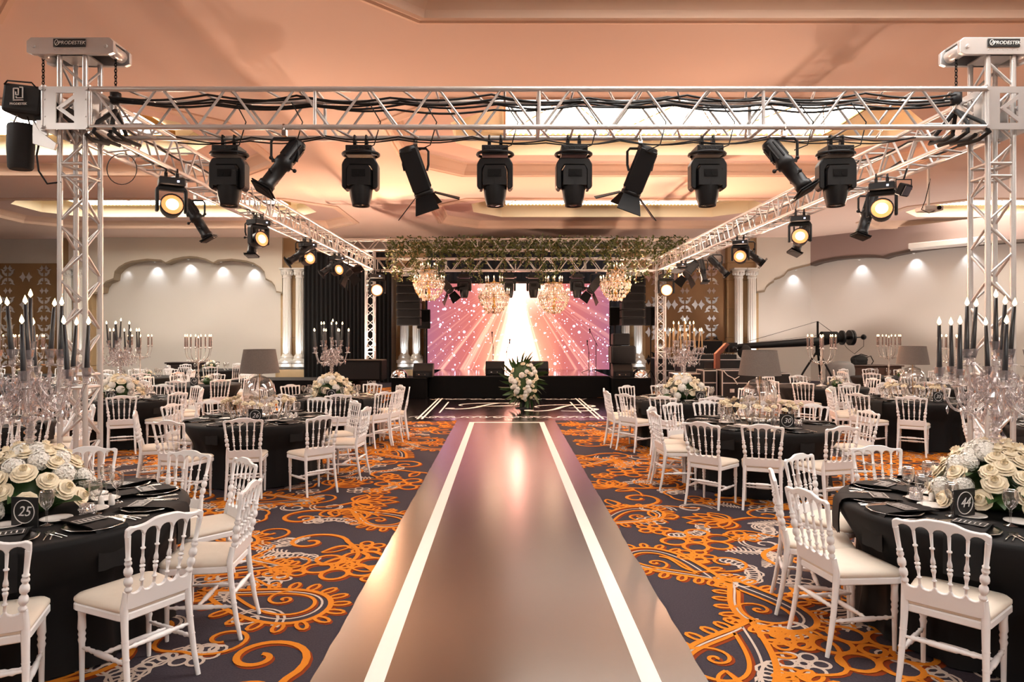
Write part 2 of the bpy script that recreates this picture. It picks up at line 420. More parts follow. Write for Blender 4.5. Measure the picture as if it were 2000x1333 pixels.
# the header goes on along the angled wall
o0 = Vector((CORNX, AY, 0)) - Vector((0, 0, 0)); inw = -nrm * .42
q = MB(); ap = [(1583, 519), (1600, 513), (1625, 508), (1650, 505), (1680, 503), (1710, 503), (1725, 505), (1740, 500), (1770, 494), (1800, 489), (1830, 485), (1860, 482), (1890, 480), (1940, 476), (1992, 473)]
start = Vector((at(1583, 0, AY).x, AY, 0)); pts = []
for a, b in ap:
    k = (a - VPX) / FPX                        # hit the vertical plane start + s*ANG with the sight line x = k*y
    s = (start.x - k * start.y) / (k * ANG.y - ANG.x)
    P = start + ANG * s
    pts.append(Vector((P.x, P.y, EYE + (VPY - b) / FPX * P.y)))
e = pts[-1] + ANG * 4.5; pts.append(Vector((e.x, e.y, pts[-1].z - .2)))
for a, b in zip(pts[:-1], pts[1:]):
    d = nrm * .45
    q.add([a, b, (b.x, b.y, H), (a.x, a.y, H)], [(0, 1, 2, 3)], 0)
    q.add([a - nrm * .02, b - nrm * .02, b + d, a + d], [(0, 1, 2, 3)], 1)
    q.add([a - nrm * .02, b - nrm * .02, b - nrm * .02 + Vector((0, 0, .09)), a - nrm * .02 + Vector((0, 0, .09))], [(0, 1, 2, 3)], 1)
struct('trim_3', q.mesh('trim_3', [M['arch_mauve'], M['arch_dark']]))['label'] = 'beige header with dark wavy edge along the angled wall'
# downlights under the headers
dl = MB(); dl.lathe([(.05, 0), (.05, -.02), (.035, -.03)], 12)
ME_DL = dl.mesh('downlight_ring', M['whitemetal'])
dl = MB(); dl.lathe([(.033, -.028), (0.0, -.031)], 12)
ME_DLL = dl.mesh('downlight_lens', M['led'])
def downlight(p, n, label, w=38.0):
    t = thing('downlight', label, 'downlight', p, group='downlights under the arch headers')
    kit(t, [('ring', ME_DL, (0, 0, 0)), ('lens', ME_DLL, (0, 0, 0))])
    l = bpy.data.lights.new('downlight_beam', 'SPOT'); l.energy = w; l.spot_size = radians(84); l.spot_blend = .8; l.color = (.86, .92, 1); l.shadow_soft_size = .03
    o = bpy.data.objects.new('downlight_beam', l); COL.objects.link(o); o.parent = t; o.location = (0, 0, -.04)
    o.rotation_euler = Vector((n[0], n[1], -3.2)).to_track_quat('-Z', 'Y').to_euler()
for i, (a, b) in enumerate([(243, 519), (300, 511), (366, 506), (430, 511), (492, 516)]):
    p = at(a, b, 27.1); downlight((p.x, 27.18, p.z), (0, 1), 'small cool downlight under the scalloped arch, %s from the tower' % ('first', 'second', 'third', 'fourth', 'fifth')[i])
p = at(1556, 526, 27.1); downlight((p.x, 27.18, p.z - .02), (0, 1), 'small cool downlight near the end of the beige arch by the columns')
for i, a in enumerate((1673, 1780, 1886)):
    k = (a - VPX) / FPX; s = (start.x - k * start.y) / (k * ANG.y - ANG.x); P = start + ANG * s + nrm * .22
    z = min(pp.z for pp in sorted(pts, key=lambda v: abs(v.x - P.x))[:2]) - .005
    downlight((P.x, P.y, z), (nrm.x, nrm.y), 'small cool downlight on the angled wall, %s along the dark wavy edge' % ('first', 'second', 'third')[i])

# pilaster panels, fluted columns, ornament boards, curtains
def column_mesh():
    q = MB(); n = 48; prof = [(.165, 0.0), (.155, 3.1)]
    vs = []
    zs = [0, 1.6, 3.05]
    for z in zs:
        r0 = .17 - .012 * z / 3
        for i in range(n):
            r = r0 * (1 - (.085 if i % 4 in (1, 2) else 0)); a = 2 * pi * i / n; vs.append((r * cos(a), r * sin(a), z))
    q.add(vs, [(k * n + i, k * n + (i + 1) % n, (k + 1) * n + (i + 1) % n, (k + 1) * n + i) for k in range(2) for i in range(n)], 0, False)
    return q.mesh('fluted_shaft', M['plaster'])
ME_SHAFT = column_mesh()
q = MB(); q.lathe([(.26, 0), (.26, .05), (.23, .07), (.25, .11), (.23, .15), (.2, .17), (.2, .2), (.175, .22)], 24); ME_CBASE = q.mesh('column_base', M['plaster'])
q = MB(); q.lathe([(.165, 0), (.19, .02), (.17, .05), (.17, .09), (.2, .2), (.26, .32), (.24, .34)], 24)
for i in range(12):
    a = 2 * pi * i / 12; q.sph((.2 * cos(a), .2 * sin(a), .2), .05, 6, 5, sc=(1, 1, 1.6))
q.box((0, 0, .37), (.5, .5, .06)); ME_CCAP = q.mesh('capital', M['plaster'])
q = MB(); q.box((0, 0, .06), (.56, .5, .12)); q.box((0, .0, -.13), (.5, .44, .26)); ME_PED = q.mesh('pedestal', M['plaster'], .01)
tall_z = at(0, 703, 27.1).z          # top of the pedestals
def pilaster(xc, xs, label):
    q = MB()
    zs = [0, .45, .62, 1.75, 2.9, 4.05, 4.75, H]
    for z0, z1 in zip(zs[:-1], zs[1:]):
        wdt = 1.5 if z0 < .45 else 1.25
        q.box2((xc - wdt / 2, BACK - (.55 if z0 < .45 else .3), z0 + .004), (xc + wdt / 2, BACK, z1 - .006))
    o = struct('trim_%d' % (4 + len([x for x in bpy.data.objects if x.name.startswith('trim_')])), q.mesh('pilaster', M['tan'], .006)); o['label'] = label[0]
    for i, x in enumerate(xs):
        t = thing('fluted_column', label[1 + i], 'column', (x, BACK - .55, 0), group='fluted columns on the back wall')
        kit(t, [('pedestal', ME_PED, (0, 0, tall_z - .12)), ('column_base', ME_CBASE, (0, 0, tall_z)), ('fluted_shaft', ME_SHAFT, (0, 0, tall_z + .2)), ('capital', ME_CCAP, (0, 0, tall_z + 3.24))])
        pb = obj('plinth', ME_PLINTH, t, (0, 0, 0))
        for z, n, w in ((tall_z - .02, 1, 70.), (tall_z - .03, -1, 14.)):
            l = bpy.data.lights.new('column_uplight', 'SPOT'); l.energy = w; l.spot_size = radians(46 if n > 0 else 80); l.spot_blend = .9; l.color = (.9, .94, 1); l.shadow_soft_size = .03
            lo = bpy.data.objects.new('column_uplight', l); COL.objects.link(lo); lo.parent = t; lo.location = (0, -.36, z + (.0 if n > 0 else .06))
            lo.rotation_euler = Vector((0, .33 if n > 0 else .45, n)).to_track_quat('-Z', 'Y').to_euler()
q = MB(); q.box2((-.27, -.22, 0), (.27, .25, tall_z - .26)); ME_PLINTH = q.mesh('plinth', M['tan'], .008)
X_ = lambda px: (px - VPX) / FPX * 27.0
pilaster(X_(577), (X_(563), X_(588)), ('tan panelled pilaster between the arch and the black curtain', 'white fluted column beside the arch, uplit', 'white fluted column beside the black curtain, uplit'))
pilaster(X_(803), (X_(791), X_(815)), ('tan panelled pilaster behind the hanging loudspeakers by the curtain', 'white fluted column below the hanging loudspeakers by the curtain', 'white fluted column close to the video wall'))
pilaster(X_(1231), (X_(1220), X_(1245)), ('tan panelled pilaster behind the loudspeaker stack', 'white fluted column behind the stacked loudspeakers, screen side', 'white fluted column behind the stacked loudspeakers, ornament side'))
pilaster(X_(1453), (X_(1440), X_(1466)), ('tan panelled pilaster between ornament board and arch', 'white fluted column beside the mirror ornament board', 'white fluted column where the beige arch header begins'))
pilaster(X_(146), (X_(136), X_(160)), ('tan panelled pilaster seen behind the near tower', 'white fluted column beside the dark mirror board, behind the tower', 'white fluted column behind the near tower, arch side'))

def ornament(name, px0, px1, z0, z1, label):
    Yb = BACK - .12
    x0, x1 = X_(px0), X_(px1)
    q = MB(); q.box2((x0, Yb, z0), (x1, BACK, z1)); 
    o = obj(name, q.mesh(name, M['brown'])); tag(o, label, 'wall panel')
    di = MB(); di.prism([(-.27, 0), (-.17, .07), (-.13, .17), (-.06, .06), (0, .0), (-.06, -.06), (-.13, -.17), (-.17, -.07)], -.012, .012, 'xz')
    dme = di.mesh('mirror_diamond', M['mirror'])
    le = MB(); le.prism([(.03, .03), (.12, .05), (.2, .13), (.24, .26), (.3, .32), (.19, .3), (.14, .2), (.08, .13), (.02, .1)], -.012, .012, 'xz')
    lme = le.mesh('mirror_leaf', M['mirror'])
    co = MB(); co.prism([(.1 + .11 * cos(a), .13 + .1 * sin(a)) for a in [radians(200 + 280 * k / 9) for k in range(10)]] + [(.1 + .05 * cos(a), .13 + .045 * sin(a)) for a in [radians(480 - 280 * k / 9) for k in range(10)]], -.012, .012, 'xz')
    cme = co.mesh('mirror_crescent', M['mirror'])
    pw = 1.05; nx = max(1, int((x1 - x0) / pw)); nz = int((z1 - z0) / .9)
    for a in range(nx):
        for b in range(nz):
            cx = x0 + (a + .5) * (x1 - x0) / nx; cz = z0 + (b + .5) * (z1 - z0) / nz
            for sx in (1, -1): obj('mirror_diamond', dme, o, (cx - .5 * (x1 - x0) / nx + .28 if a == 0 else cx - .5 * (x1 - x0) / nx, Yb - .008, cz), None, (sx, 1, 1.25))
            for sx in (1, -1): obj('mirror_diamond', dme, o, (cx, Yb - .008, cz + .5 * (z1 - z0) / nz - (.2 if b == nz - 1 else 0)), None, (sx * .7, 1, .8))
            if True:
                for sx in (1, -1):
                    for sz in (1, -1):
                        obj('mirror_leaf', lme, o, (cx, Yb - .008, cz), None, (sx, 1, sz))
                        obj('mirror_crescent', cme, o, (cx + sx * .02, Yb - .004, cz + sz * .06), None, (sx, 1, sz))
    return o
ornament('ornament_board', 1262, 1420, .3, 4.75, 'brown wall board with mirror ornaments behind the equipment cases')
ornament('ornament_board', -30, 113, .3, 4.75, 'dark brown wall board with mirror ornaments behind the near candelabra')

def curtain(name, x0, x1, Y, z0, z1, m, label, per=.16, amp=.05):
    q = MB(); n = int((x1 - x0) / per * 6); vs = []
    for i in range(n + 1):
        x = x0 + (x1 - x0) * i / n
        y = Y + amp * sin(2 * pi * x / per + .9 * sin(x * 3.1)) 
        vs += [(x, y, z0), (x, Y + (y - Y) * .7, z1)]
    q.add(vs, [(2 * i, 2 * i + 2, 2 * i + 3, 2 * i + 1) for i in range(n)], 0, True)
    q.tube([(x0, Y, z1), (x1, Y, z1)], .025, 8)
    o = obj(name, q.mesh(name, m)); tag(o, label, 'curtain')
curtain('curtain', X_(600) + .1, X_(771), 26.2, .02, 5.05, M['curtain'], 'tall black pleated curtain beside the fluted columns')
curtain('curtain', X_(835), X_(1208), 26.4, .02, 5.3, M['bluecurtain'], 'slate blue pleated curtain high behind the video wall', .3, .07)

# ------------------------------------------------------------------ carpet pattern
def carpet_pattern():
    q = MB(); r = random.Random(5); st = {'i': 0}
    def tf(pts, cx, cy, s, a): 
        ca, sa = cos(a), sin(a)
        return [(cx + s * (x * ca - y * sa), cy + s * (x * sa + y * ca)) for x, y in pts]
    def put(pts, w, mi, closed=False):
        wf = .98 if mi == 2 else .74
        w = [k * wf for k in w] if isinstance(w, list) else w * wf
        st['k'] = st.get('k', 0) + 1
        z = .0005 + .00003 * (st['k'] % 50) + (0 if mi == 1 else (.0035 if mi == 0 else .0017))
        q.ribbon(pts, w, z, mi, closed)
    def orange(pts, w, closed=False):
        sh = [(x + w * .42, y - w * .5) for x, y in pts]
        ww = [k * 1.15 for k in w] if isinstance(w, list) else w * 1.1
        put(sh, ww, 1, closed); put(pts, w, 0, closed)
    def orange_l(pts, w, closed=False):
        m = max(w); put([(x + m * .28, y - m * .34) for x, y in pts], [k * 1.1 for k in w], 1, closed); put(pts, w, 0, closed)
    def ell(cx, cy, a, b, rot, n=16): return tf([(a * cos(2 * pi * i / n), b * sin(2 * pi * i / n)) for i in range(n)], cx, cy, 1, rot)
    def flower(cx, cy, s, rot, n=6, w=.036, white=False):
        f = (lambda p, ww, c: put(p, ww, 2, c)) if white else orange
        for i in range(n):
            a = rot + 2 * pi * i / n
            f(ell(cx + .62 * s * cos(a), cy + .62 * s * sin(a), .33 * s, .30 * s, a), w, True)
        f(ell(cx, cy, .2 * s, .2 * s, 0, 12), w, True)
    def paisley(cx, cy, s, rot, mir):
        base = []
        for i in range(44):
            t = 2 * pi * i / 44
            x = sin(t) * (sin(t / 2) ** 1.4) * .62; y = -cos(t) * .8 if False else cos(t) * .8
            x += .34 * (y + .8) ** 2 * .5 - .2
            base.append((x * mir, y))
        P = tf(base, cx, cy, s, rot); orange(P, .052, True)
        orange(tf([(x * .62 - .02, y * .62 - .12) for x, y in base], cx, cy, s, rot), .036, True)
        put(tf([(x * .8 - .01, y * .8 - .06) for x, y in base], cx, cy, s, rot), .016, 2, True)
        k = len(base); ctr = (sum(p[0] for p in P) / k, sum(p[1] for p in P) / k)
        for i in range(3, 42, 2):
            p = P[i]; a = P[i - 1]; b = P[(i + 1) % k]
            nx, ny = b[1] - a[1], a[0] - b[0]; L = hypot(nx, ny) or 1; nx /= L; ny /= L
            if (p[0] + nx * .1 - ctr[0]) ** 2 + (p[1] + ny * .1 - ctr[1]) ** 2 < (p[0] - ctr[0]) ** 2 + (p[1] - ctr[1]) ** 2: nx, ny = -nx, -ny
            orange(ell(p[0] + nx * .1 * s, p[1] + ny * .1 * s, .1 * s, .05 * s, atan2(ny, nx), 10), .034, True)
        sp = [(.26 * exp(-.28 * t) * cos(t) * mir, .26 * exp(-.28 * t) * sin(t) - .25) for t in [i * .35 for i in range(28)]]
        orange(tf(sp, cx, cy, s, rot), .032)
    def scroll(cx, cy, s, rot, mir):
        sp = [(mir * .62 * exp(-.24 * t) * cos(t), .62 * exp(-.24 * t) * sin(t)) for t in [i * .26 for i in range(34)]]
        tail = [(mir * (.62 - .0 * u), -1.5 * u) if False else (mir * (.62 + .28 * sin(u * 3)), -1.35 * u) for u in [i / 14 for i in range(15)]][::-1]
        pts = tail[:-1] + sp
        w = [.03 + .035 * min(1, i / 12) * (1 - .5 * i / len(pts)) for i in range(len(pts))]
        orange_l(tf(pts, cx, cy, s, rot), w)
        for k in range(4):
            u = .2 + .22 * k; bx, by = mir * (.62 + .28 * sin(u * 3)), -1.35 * u
            sd = 1 if k % 2 else -1
            lf = [(bx + sd * (.05 + .42 * v), by - .26 * v + .16 * sin(v * pi)) for v in [i / 9 for i in range(10)]]
            orange_l(tf(lf, cx, cy, s, rot), [.03 + .03 * sin(pi * i / 9) for i in range(10)])
            lf = [(bx + sd * (.05 + .42 * v), by - .26 * v - .1 * sin(v * pi)) for v in [i / 9 for i in range(10)]]
            orange_l(tf(lf, cx, cy, s, rot), [.03] * 10)
    def fan(cx, cy, s, rot):
        for k in range(6):
            a = -1.15 + .46 * k
            L = .75 - .1 * abs(k - 2.5)
            P = [(L * v * sin(a) + .14 * sin(v * pi) * cos(a), L * v * cos(a) - .14 * sin(v * pi) * sin(a)) for v in [i / 9 for i in range(10)]]
            Q = [(L * v * sin(a) - .14 * sin(v * pi) * cos(a), L * v * cos(a) + .14 * sin(v * pi) * sin(a)) for v in [i / 9 for i in range(10)]]
            orange(tf(P + Q[::-1], cx, cy, s, rot), .04, True)
        orange_l(tf([(.2 * sin(u * 3), -u * .9) for u in [i / 10 for i in range(11)]], cx, cy, s, rot), [.06 - .004 * i for i in range(11)])
    def wfeather(cx, cy, s, rot):
        sp = [(.5 * u * u, u) for u in [i / 10 for i in range(11)]]
        put(tf(sp, cx, cy, s, rot), .02, 2)
        for i in range(1, 10):
            u = i / 10
            for sd in (-1, 1):
                L = .3 * sin(pi * (u * .8 + .15))
                put(tf([(.5 * u * u + sd * L * v, u + .22 * v * L * 3 - .1 * v * v) for v in (0, .3, .6, .85, 1)], cx, cy, s, rot), .017, 2)
    def wchain(cx, cy, s, rot):
        for i in range(9):
            a = -.9 + .23 * i
            c = tf([(cos(a), sin(a))], cx, cy, s, rot)[0]
            put(ell(c[0], c[1], .05 + .02 * (i % 2), .05 + .02 * (i % 2), 0, 10), .018, 2, True)
        put(tf([(1.12 * cos(a), 1.12 * sin(a)) for a in [-.95 + .1 * i for i in range(20)]], cx, cy, s, rot), .02, 2)
        put(tf([(.86 * cos(a), .86 * sin(a)) for a in [-.95 + .1 * i for i in range(20)]], cx, cy, s, rot), .017, 2)
    def wswirl(cx, cy, s, rot):
        put(tf([(.5 * exp(-.2 * t) * cos(t), .5 * exp(-.2 * t) * sin(t)) for t in [i * .3 for i in range(30)]], cx, cy, s, rot), .02, 2)
        put(tf([(.62 * exp(-.2 * t) * cos(t), .62 * exp(-.2 * t) * sin(t)) for t in [i * .3 for i in range(18)]], cx, cy, s, rot), .017, 2)
    pitch = .89; row = 0; y = 2.5
    while y < 24:
        for side in (-1, 1):
            for i in range(9):
                if 14.2 < y < 20.2 and i < 2: continue
                st['i'] += 1; far = y > 13
                x = side * (1.28 + (i + (.5 if row % 2 else 0)) * pitch) + r.uniform(-.07, .07); yy = y + r.uniform(-.07, .07)
                k = (i * 3 + row * 5 + (2 if side > 0 else 0) + r.randrange(2)) % 8; a = r.uniform(0, 2 * pi); s = r.uniform(.92, 1.08)
                if k in (0, 4):
                    flower(x, yy, .33 * s, a, 6, .048)
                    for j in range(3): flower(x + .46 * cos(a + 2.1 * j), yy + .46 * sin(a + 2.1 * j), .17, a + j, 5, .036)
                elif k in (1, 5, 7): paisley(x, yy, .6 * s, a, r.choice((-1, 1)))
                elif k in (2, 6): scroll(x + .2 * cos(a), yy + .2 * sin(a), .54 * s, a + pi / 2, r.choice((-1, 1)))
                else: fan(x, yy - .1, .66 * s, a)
                # tendrils and ivory sprigs in the gaps between the large motifs
                gx = x + side * pitch * .5
                orange_l(tf([(.24 * exp(-.22 * t) * cos(t), .24 * exp(-.22 * t) * sin(t)) for t in [k_ * .3 for k_ in range(26)]], gx, yy + .1, 1, a), [.036] * 26)
                orange_l(tf([(.24 + .1 * sin(5 * v), -.5 * v) for v in [k_ / 12 for k_ in range(13)]], gx, yy + .1, 1, a), [.036] * 13)
                for rep in range(3 if not far else 1):
                    wx, wy = gx + r.uniform(-.22, .22), yy + (-.34, .36, -.1)[rep] + r.uniform(-.06, .06); kk = (i + row + rep) % 4; b = r.uniform(0, 6.3)
                    (flower(wx, wy, .15, b, 6, .02, True) if kk == 0 else wfeather(wx, wy, .36, b) if kk == 1 else wchain(wx, wy, .3, b) if kk == 2 else wswirl(wx, wy, .4, b))
        y += pitch * .82; row += 1
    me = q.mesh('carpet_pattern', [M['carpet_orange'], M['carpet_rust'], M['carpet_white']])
    o = obj('carpet_pattern', me, floor); o['kind'] = 'stuff'; o['label'] = 'orange, rust and ivory woven scrolls and flowers'
carpet_pattern()

# ------------------------------------------------------------------ aisle runner and dance floor
RXC = .025
def sheet(name, x0, x1, y0, y1, z, th, m, label, cat, wav=0.0):
    q = MB(); ny = max(2, int((y1 - y0) / .18)); vs = []; r = random.Random(3)
    for i in range(ny + 1):
        y = y0 + (y1 - y0) * i / ny
        for x, sd in ((x0, -1), (x1, 1)):
            vs.append((x + sd * r.uniform(0, wav), y, z))
    q.add(vs, [(2 * i, 2 * i + 1, 2 * i + 3, 2 * i + 2) for i in range(ny)])
    q.add([(a, b, 0) for a, b, c in vs] , [])
    n = len(vs); q.f += [(2 * i, n + 2 * i, n + 2 * i + 2, 2 * i + 2) for i in range(ny)] + [(2 * i + 1, 2 * i + 3, n + 2 * i + 3, n + 2 * i + 1) for i in range(ny)] + [(0, 1, n + 1, n)]
    q.m += [0] * (2 * ny + 1); q.s += [False] * (2 * ny + 1)
    o = obj(name, q.mesh(name, m)); tag(o, label, cat); return o
runner = sheet('aisle_runner', RXC - 1.05, RXC + 1.05, -2, 14.55, .009, .009, M['runner'], 'glossy taupe aisle runner with two white stripes', 'runner', .012)
q = MB()
for a, b in ((-.748, -.640), (.723, .832)): q.add([(a, -2, .0102), (b, -2, .0102), (b, 14.3, .0102), (a, 14.3, .0102)], [(0, 1, 2, 3)])
s1 = obj('stripe', q.mesh('stripe', M['tape']), runner)
q = MB(); q.add([(-.748, 14.18, .0104), (.832, 14.18, .0104), (.832, 14.3, .0104), (-.748, 14.3, .0104)], [(0, 1, 2, 3)]); obj('stripe', q.mesh('stripe', M['tape']), runner)
dance = sheet('dance_floor', -3.3, 3.8, 14.57, 19.88, .008, .008, M['dance'], 'glossy dark dance floor with white monogram in front of the stage', 'dance floor')
q = MB()
for x in (-1.92, -1.82, 2.06, 2.16): q.ribbon([(x, 14.8), (x, 19.7)], .045, .0095)
for x in (-1.55, 1.8): q.ribbon([(x, 16.0), (x, 18.6)], .04, .0095)
obj('border_lines', q.mesh('border_lines', M['print']), dance)
def bez(pts, n=14):
    out = []
    for i in range(0, len(pts) - 3, 3):
        a, b, c, d = pts[i:i + 4]
        for k in range(n + (1 if i + 4 >= len(pts) else 0)):
            t = k / n; u = 1 - t
            out.append((u**3*a[0]+3*u*u*t*b[0]+3*u*t*t*c[0]+t**3*d[0], u**3*a[1]+3*u*u*t*b[1]+3*u*t*t*c[1]+t**3*d[1]))
    return out
def script_b(name, ox, oy, kind):
    q = MB()
    def st(pts, w):
        P = bez(pts); n = len(P); q.ribbon([(ox + x, oy + y) for x, y in P], [w * (.35 + .65 * sin(pi * i / (n - 1)) ** .8) for i in range(n)], .0096)
    # slanted stem with ball foot and the opening flourish
    st([(-.85, -.62), (-.65, -.78), (-.3, -.6), (-.1, -.1), (.05, .3), (.2, .62), (.42, .8)], .13)
    st([(-.85, -.62), (-.95, -.5), (-.8, -.42), (-.72, -.52)], .16)
    st([(-.55, .1), (-.85, .35), (-.4, .85), (.3, .82), (.75, .8), (1.0, .62), (.85, .36), (.75, .18), (.4, .08), (.2, .06)], .1)
    if kind == 'B': st([(.2, .06), (.7, .06), (1.0, -.12), (.8, -.42), (.6, -.7), (.2, -.76), (-.05, -.6)], .12)
    else: st([(.42, .8), (.75, .95), (1.05, .8), (1.15, .6)], .07)
    if kind != 'B': st([(-.2, .02), (.1, -.06), (.5, .1), (.85, .0)], .07)
    obj(name, q.mesh(name, M['print']), dance)
script_b('monogram_letter', -.55, 17.5, 'F'); script_b('monogram_letter', 1.42, 17.05, 'B')
def scrollwork(y, sy):
    q = MB(); r = random.Random(int(y * 10))
    for i in range(12):
        x = -1.95 + i * .36
        sg = 1 if i % 2 else -1
        q.ribbon([(x + .2 * exp(-.22 * t) * cos(t) * sg, y + sy * (.24 * exp(-.22 * t) * sin(t))) for t in [k * .35 for k in range(22)]], .028, .0096)
        q.ribbon([(x + .36 * v, y + sy * .12 * sin(v * 6.28 + i)) for v in [k / 8 for k in range(9)]], .026, .0097)
    obj('scroll_border', q.mesh('scroll_border', M['print']), dance)
scrollwork(15.15, 1); scrollwork(19.45, -1)

# ------------------------------------------------------------------ stage, video wall
q = MB(); q.box2((-2.25, 19.95, 0), (3.1, 26.0, .62)); 
stage = obj('stage_platform', q.mesh('stage_platform', M['blackbox'], .01)); tag(stage, 'low black stage platform in front of the video wall', 'stage')
q = MB(); q.box2((-2.2, 19.97, .62), (3.05, 25.9, .65)); obj('stage_deck', q.mesh('stage_deck', M['dance']), stage)
SC = Vector(((1010 - VPX) / FPX * 23.6, 23.6, 3.66))
def screen_mat():
    m = bpy.data.materials.new('video_wall_picture'); m.use_nodes = True
    nt = m.node_tree; N = nt.nodes; L = nt.links
    N.remove(N['Principled BSDF']); out = N['Material Output']
    def math(op, a, b=None, c=None):
        n = N.new('ShaderNodeMath'); n.operation = op
        for i, v in enumerate((a, b, c)):
            if v is None: continue
            if isinstance(v, (int, float)): n.inputs[i].default_value = v
            else: L.new(v, n.inputs[i])
        return n.outputs[0]
    def mix(f, a, b, mode='MIX'):
        n = N.new('ShaderNodeMix'); n.data_type = 'RGBA'; n.blend_type = mode
        for i, v in ((0, f), (6, a), (7, b)):
            if isinstance(v, (int, float)): n.inputs[i].default_value = v
            elif isinstance(v, tuple): n.inputs[i].default_value = (*v, 1)
            else: L.new(v, n.inputs[i])
        return n.outputs[2]
    tc = N.new('ShaderNodeTexCoord'); sp = N.new('ShaderNodeSeparateXYZ'); L.new(tc.outputs['Object'], sp.inputs[0])
    x, z = sp.outputs['X'], sp.outputs['Z']
    dz = math('ADD', math('MULTIPLY', z, -1.0), .35)
    ang = math('ARCTAN2', x, dz); dist = math('SQRT', math('ADD', math('MULTIPLY', x, x), math('MULTIPLY', dz, dz)))
    nz = N.new('ShaderNodeTexNoise'); nz.noise_dimensions = '1D'; nz.inputs['Scale'].default_value = 7.0; nz.inputs['Detail'].default_value = 4.0; nz.inputs['Roughness'].default_value = .65
    L.new(ang, nz.inputs['W'])
    ray = math('MULTIPLY', math('MAXIMUM', math('SUBTRACT', nz.outputs['Fac'], .5), 0.0), 6.0)
    aa = math('ABSOLUTE', ang)
    ray = math('MULTIPLY', ray, math('MAXIMUM', math('SUBTRACT', 1.15, math('MULTIPLY', aa, .95)), .12))
    ax = math('DIVIDE', math('ABSOLUTE', x), 3.2)
    base = mix(math('MINIMUM', math('MULTIPLY', ax, ax), 1.0), (.38, .095, .068), (.205, .07, .105))
    glow = math('MAXIMUM', math('SUBTRACT', 1.0, math('MULTIPLY', aa, 2.3)), 0.0)
    glow2 = math('MAXIMUM', math('SUBTRACT', 1.0, math('MULTIPLY', dist, .55)), 0.0)
    low = math('MULTIPLY', math('MAXIMUM', math('SUBTRACT', 1.0, math('MULTIPLY', ax, 2.0)), 0.0), math('MINIMUM', math('MULTIPLY', dz, .2), 1.0))
    c = mix(1.0, base, mix(math('POWER', glow, 4.0), (0, 0, 0), (11.0, 4.4, 3.3)), 'ADD')
    c = mix(1.0, c, mix(math('MINIMUM', low, 1.0), (0, 0, 0), (.8, .46, .24)), 'ADD')
    c = mix(1.0, c, mix(math('MULTIPLY', glow2, glow2), (0, 0, 0), (2.6, 1.7, 1.3)), 'ADD')
    c = mix(1.0, c, mix(math('MINIMUM', ray, 1.0), (0, 0, 0), (.62, .36, .24)), 'ADD')
    for sc, lo, hi in ((6.0, .05, .3), (12.0, .06, .3)):
        vo = N.new('ShaderNodeTexVoronoi'); vo.inputs['Scale'].default_value = sc; vo.inputs['Randomness'].default_value = 1.0
        L.new(tc.outputs['Object'], vo.inputs['Vector'])
        sr = N.new('ShaderNodeSeparateColor'); L.new(vo.outputs['Color'], sr.inputs[0])
        rad = math('ADD', lo, math('MULTIPLY', math('POWER', sr.outputs[0], 2.5), hi))
        d = math('MULTIPLY', math('MAXIMUM', math('SUBTRACT', rad, vo.outputs['Distance']), 0.0), 9.0)
        keep = math('GREATER_THAN', sr.outputs[1], .12)
        d = math('MINIMUM', math('MULTIPLY', d, keep), 1.0)
        c = mix(1.0, c, mix(d, (0, 0, 0), mix(ax, (4.2, 2.7, 2.3), (3.4, 2.6, 4.6))), 'ADD')
    em = N.new('ShaderNodeEmission'); L.new(c, em.inputs[0]); em.inputs[1].default_value = 2.4
    L.new(em.outputs[0], out.inputs[0])
    return m
M['screen'] = screen_mat()
vw = thing('video_wall', 'wide video wall glowing with pink light rays and sparkles', 'screen', (SC.x, 23.6, .65))
sx0, sx1 = -2.7 - SC.x, 3.65 - SC.x
q = MB(); q.box2((sx0, .0, -3.0), (sx1, .06, 0)); obj('screen_face', q.mesh('screen_face', M['screen']), vw, (0, 0, 3.0))
q = MB(); q.box2((sx0 - .08, .05, 0), (sx1 + .08, .5, 3.1)); obj('screen_frame', q.mesh('screen_frame', M['black'], .01), vw, (0, .02, 0))
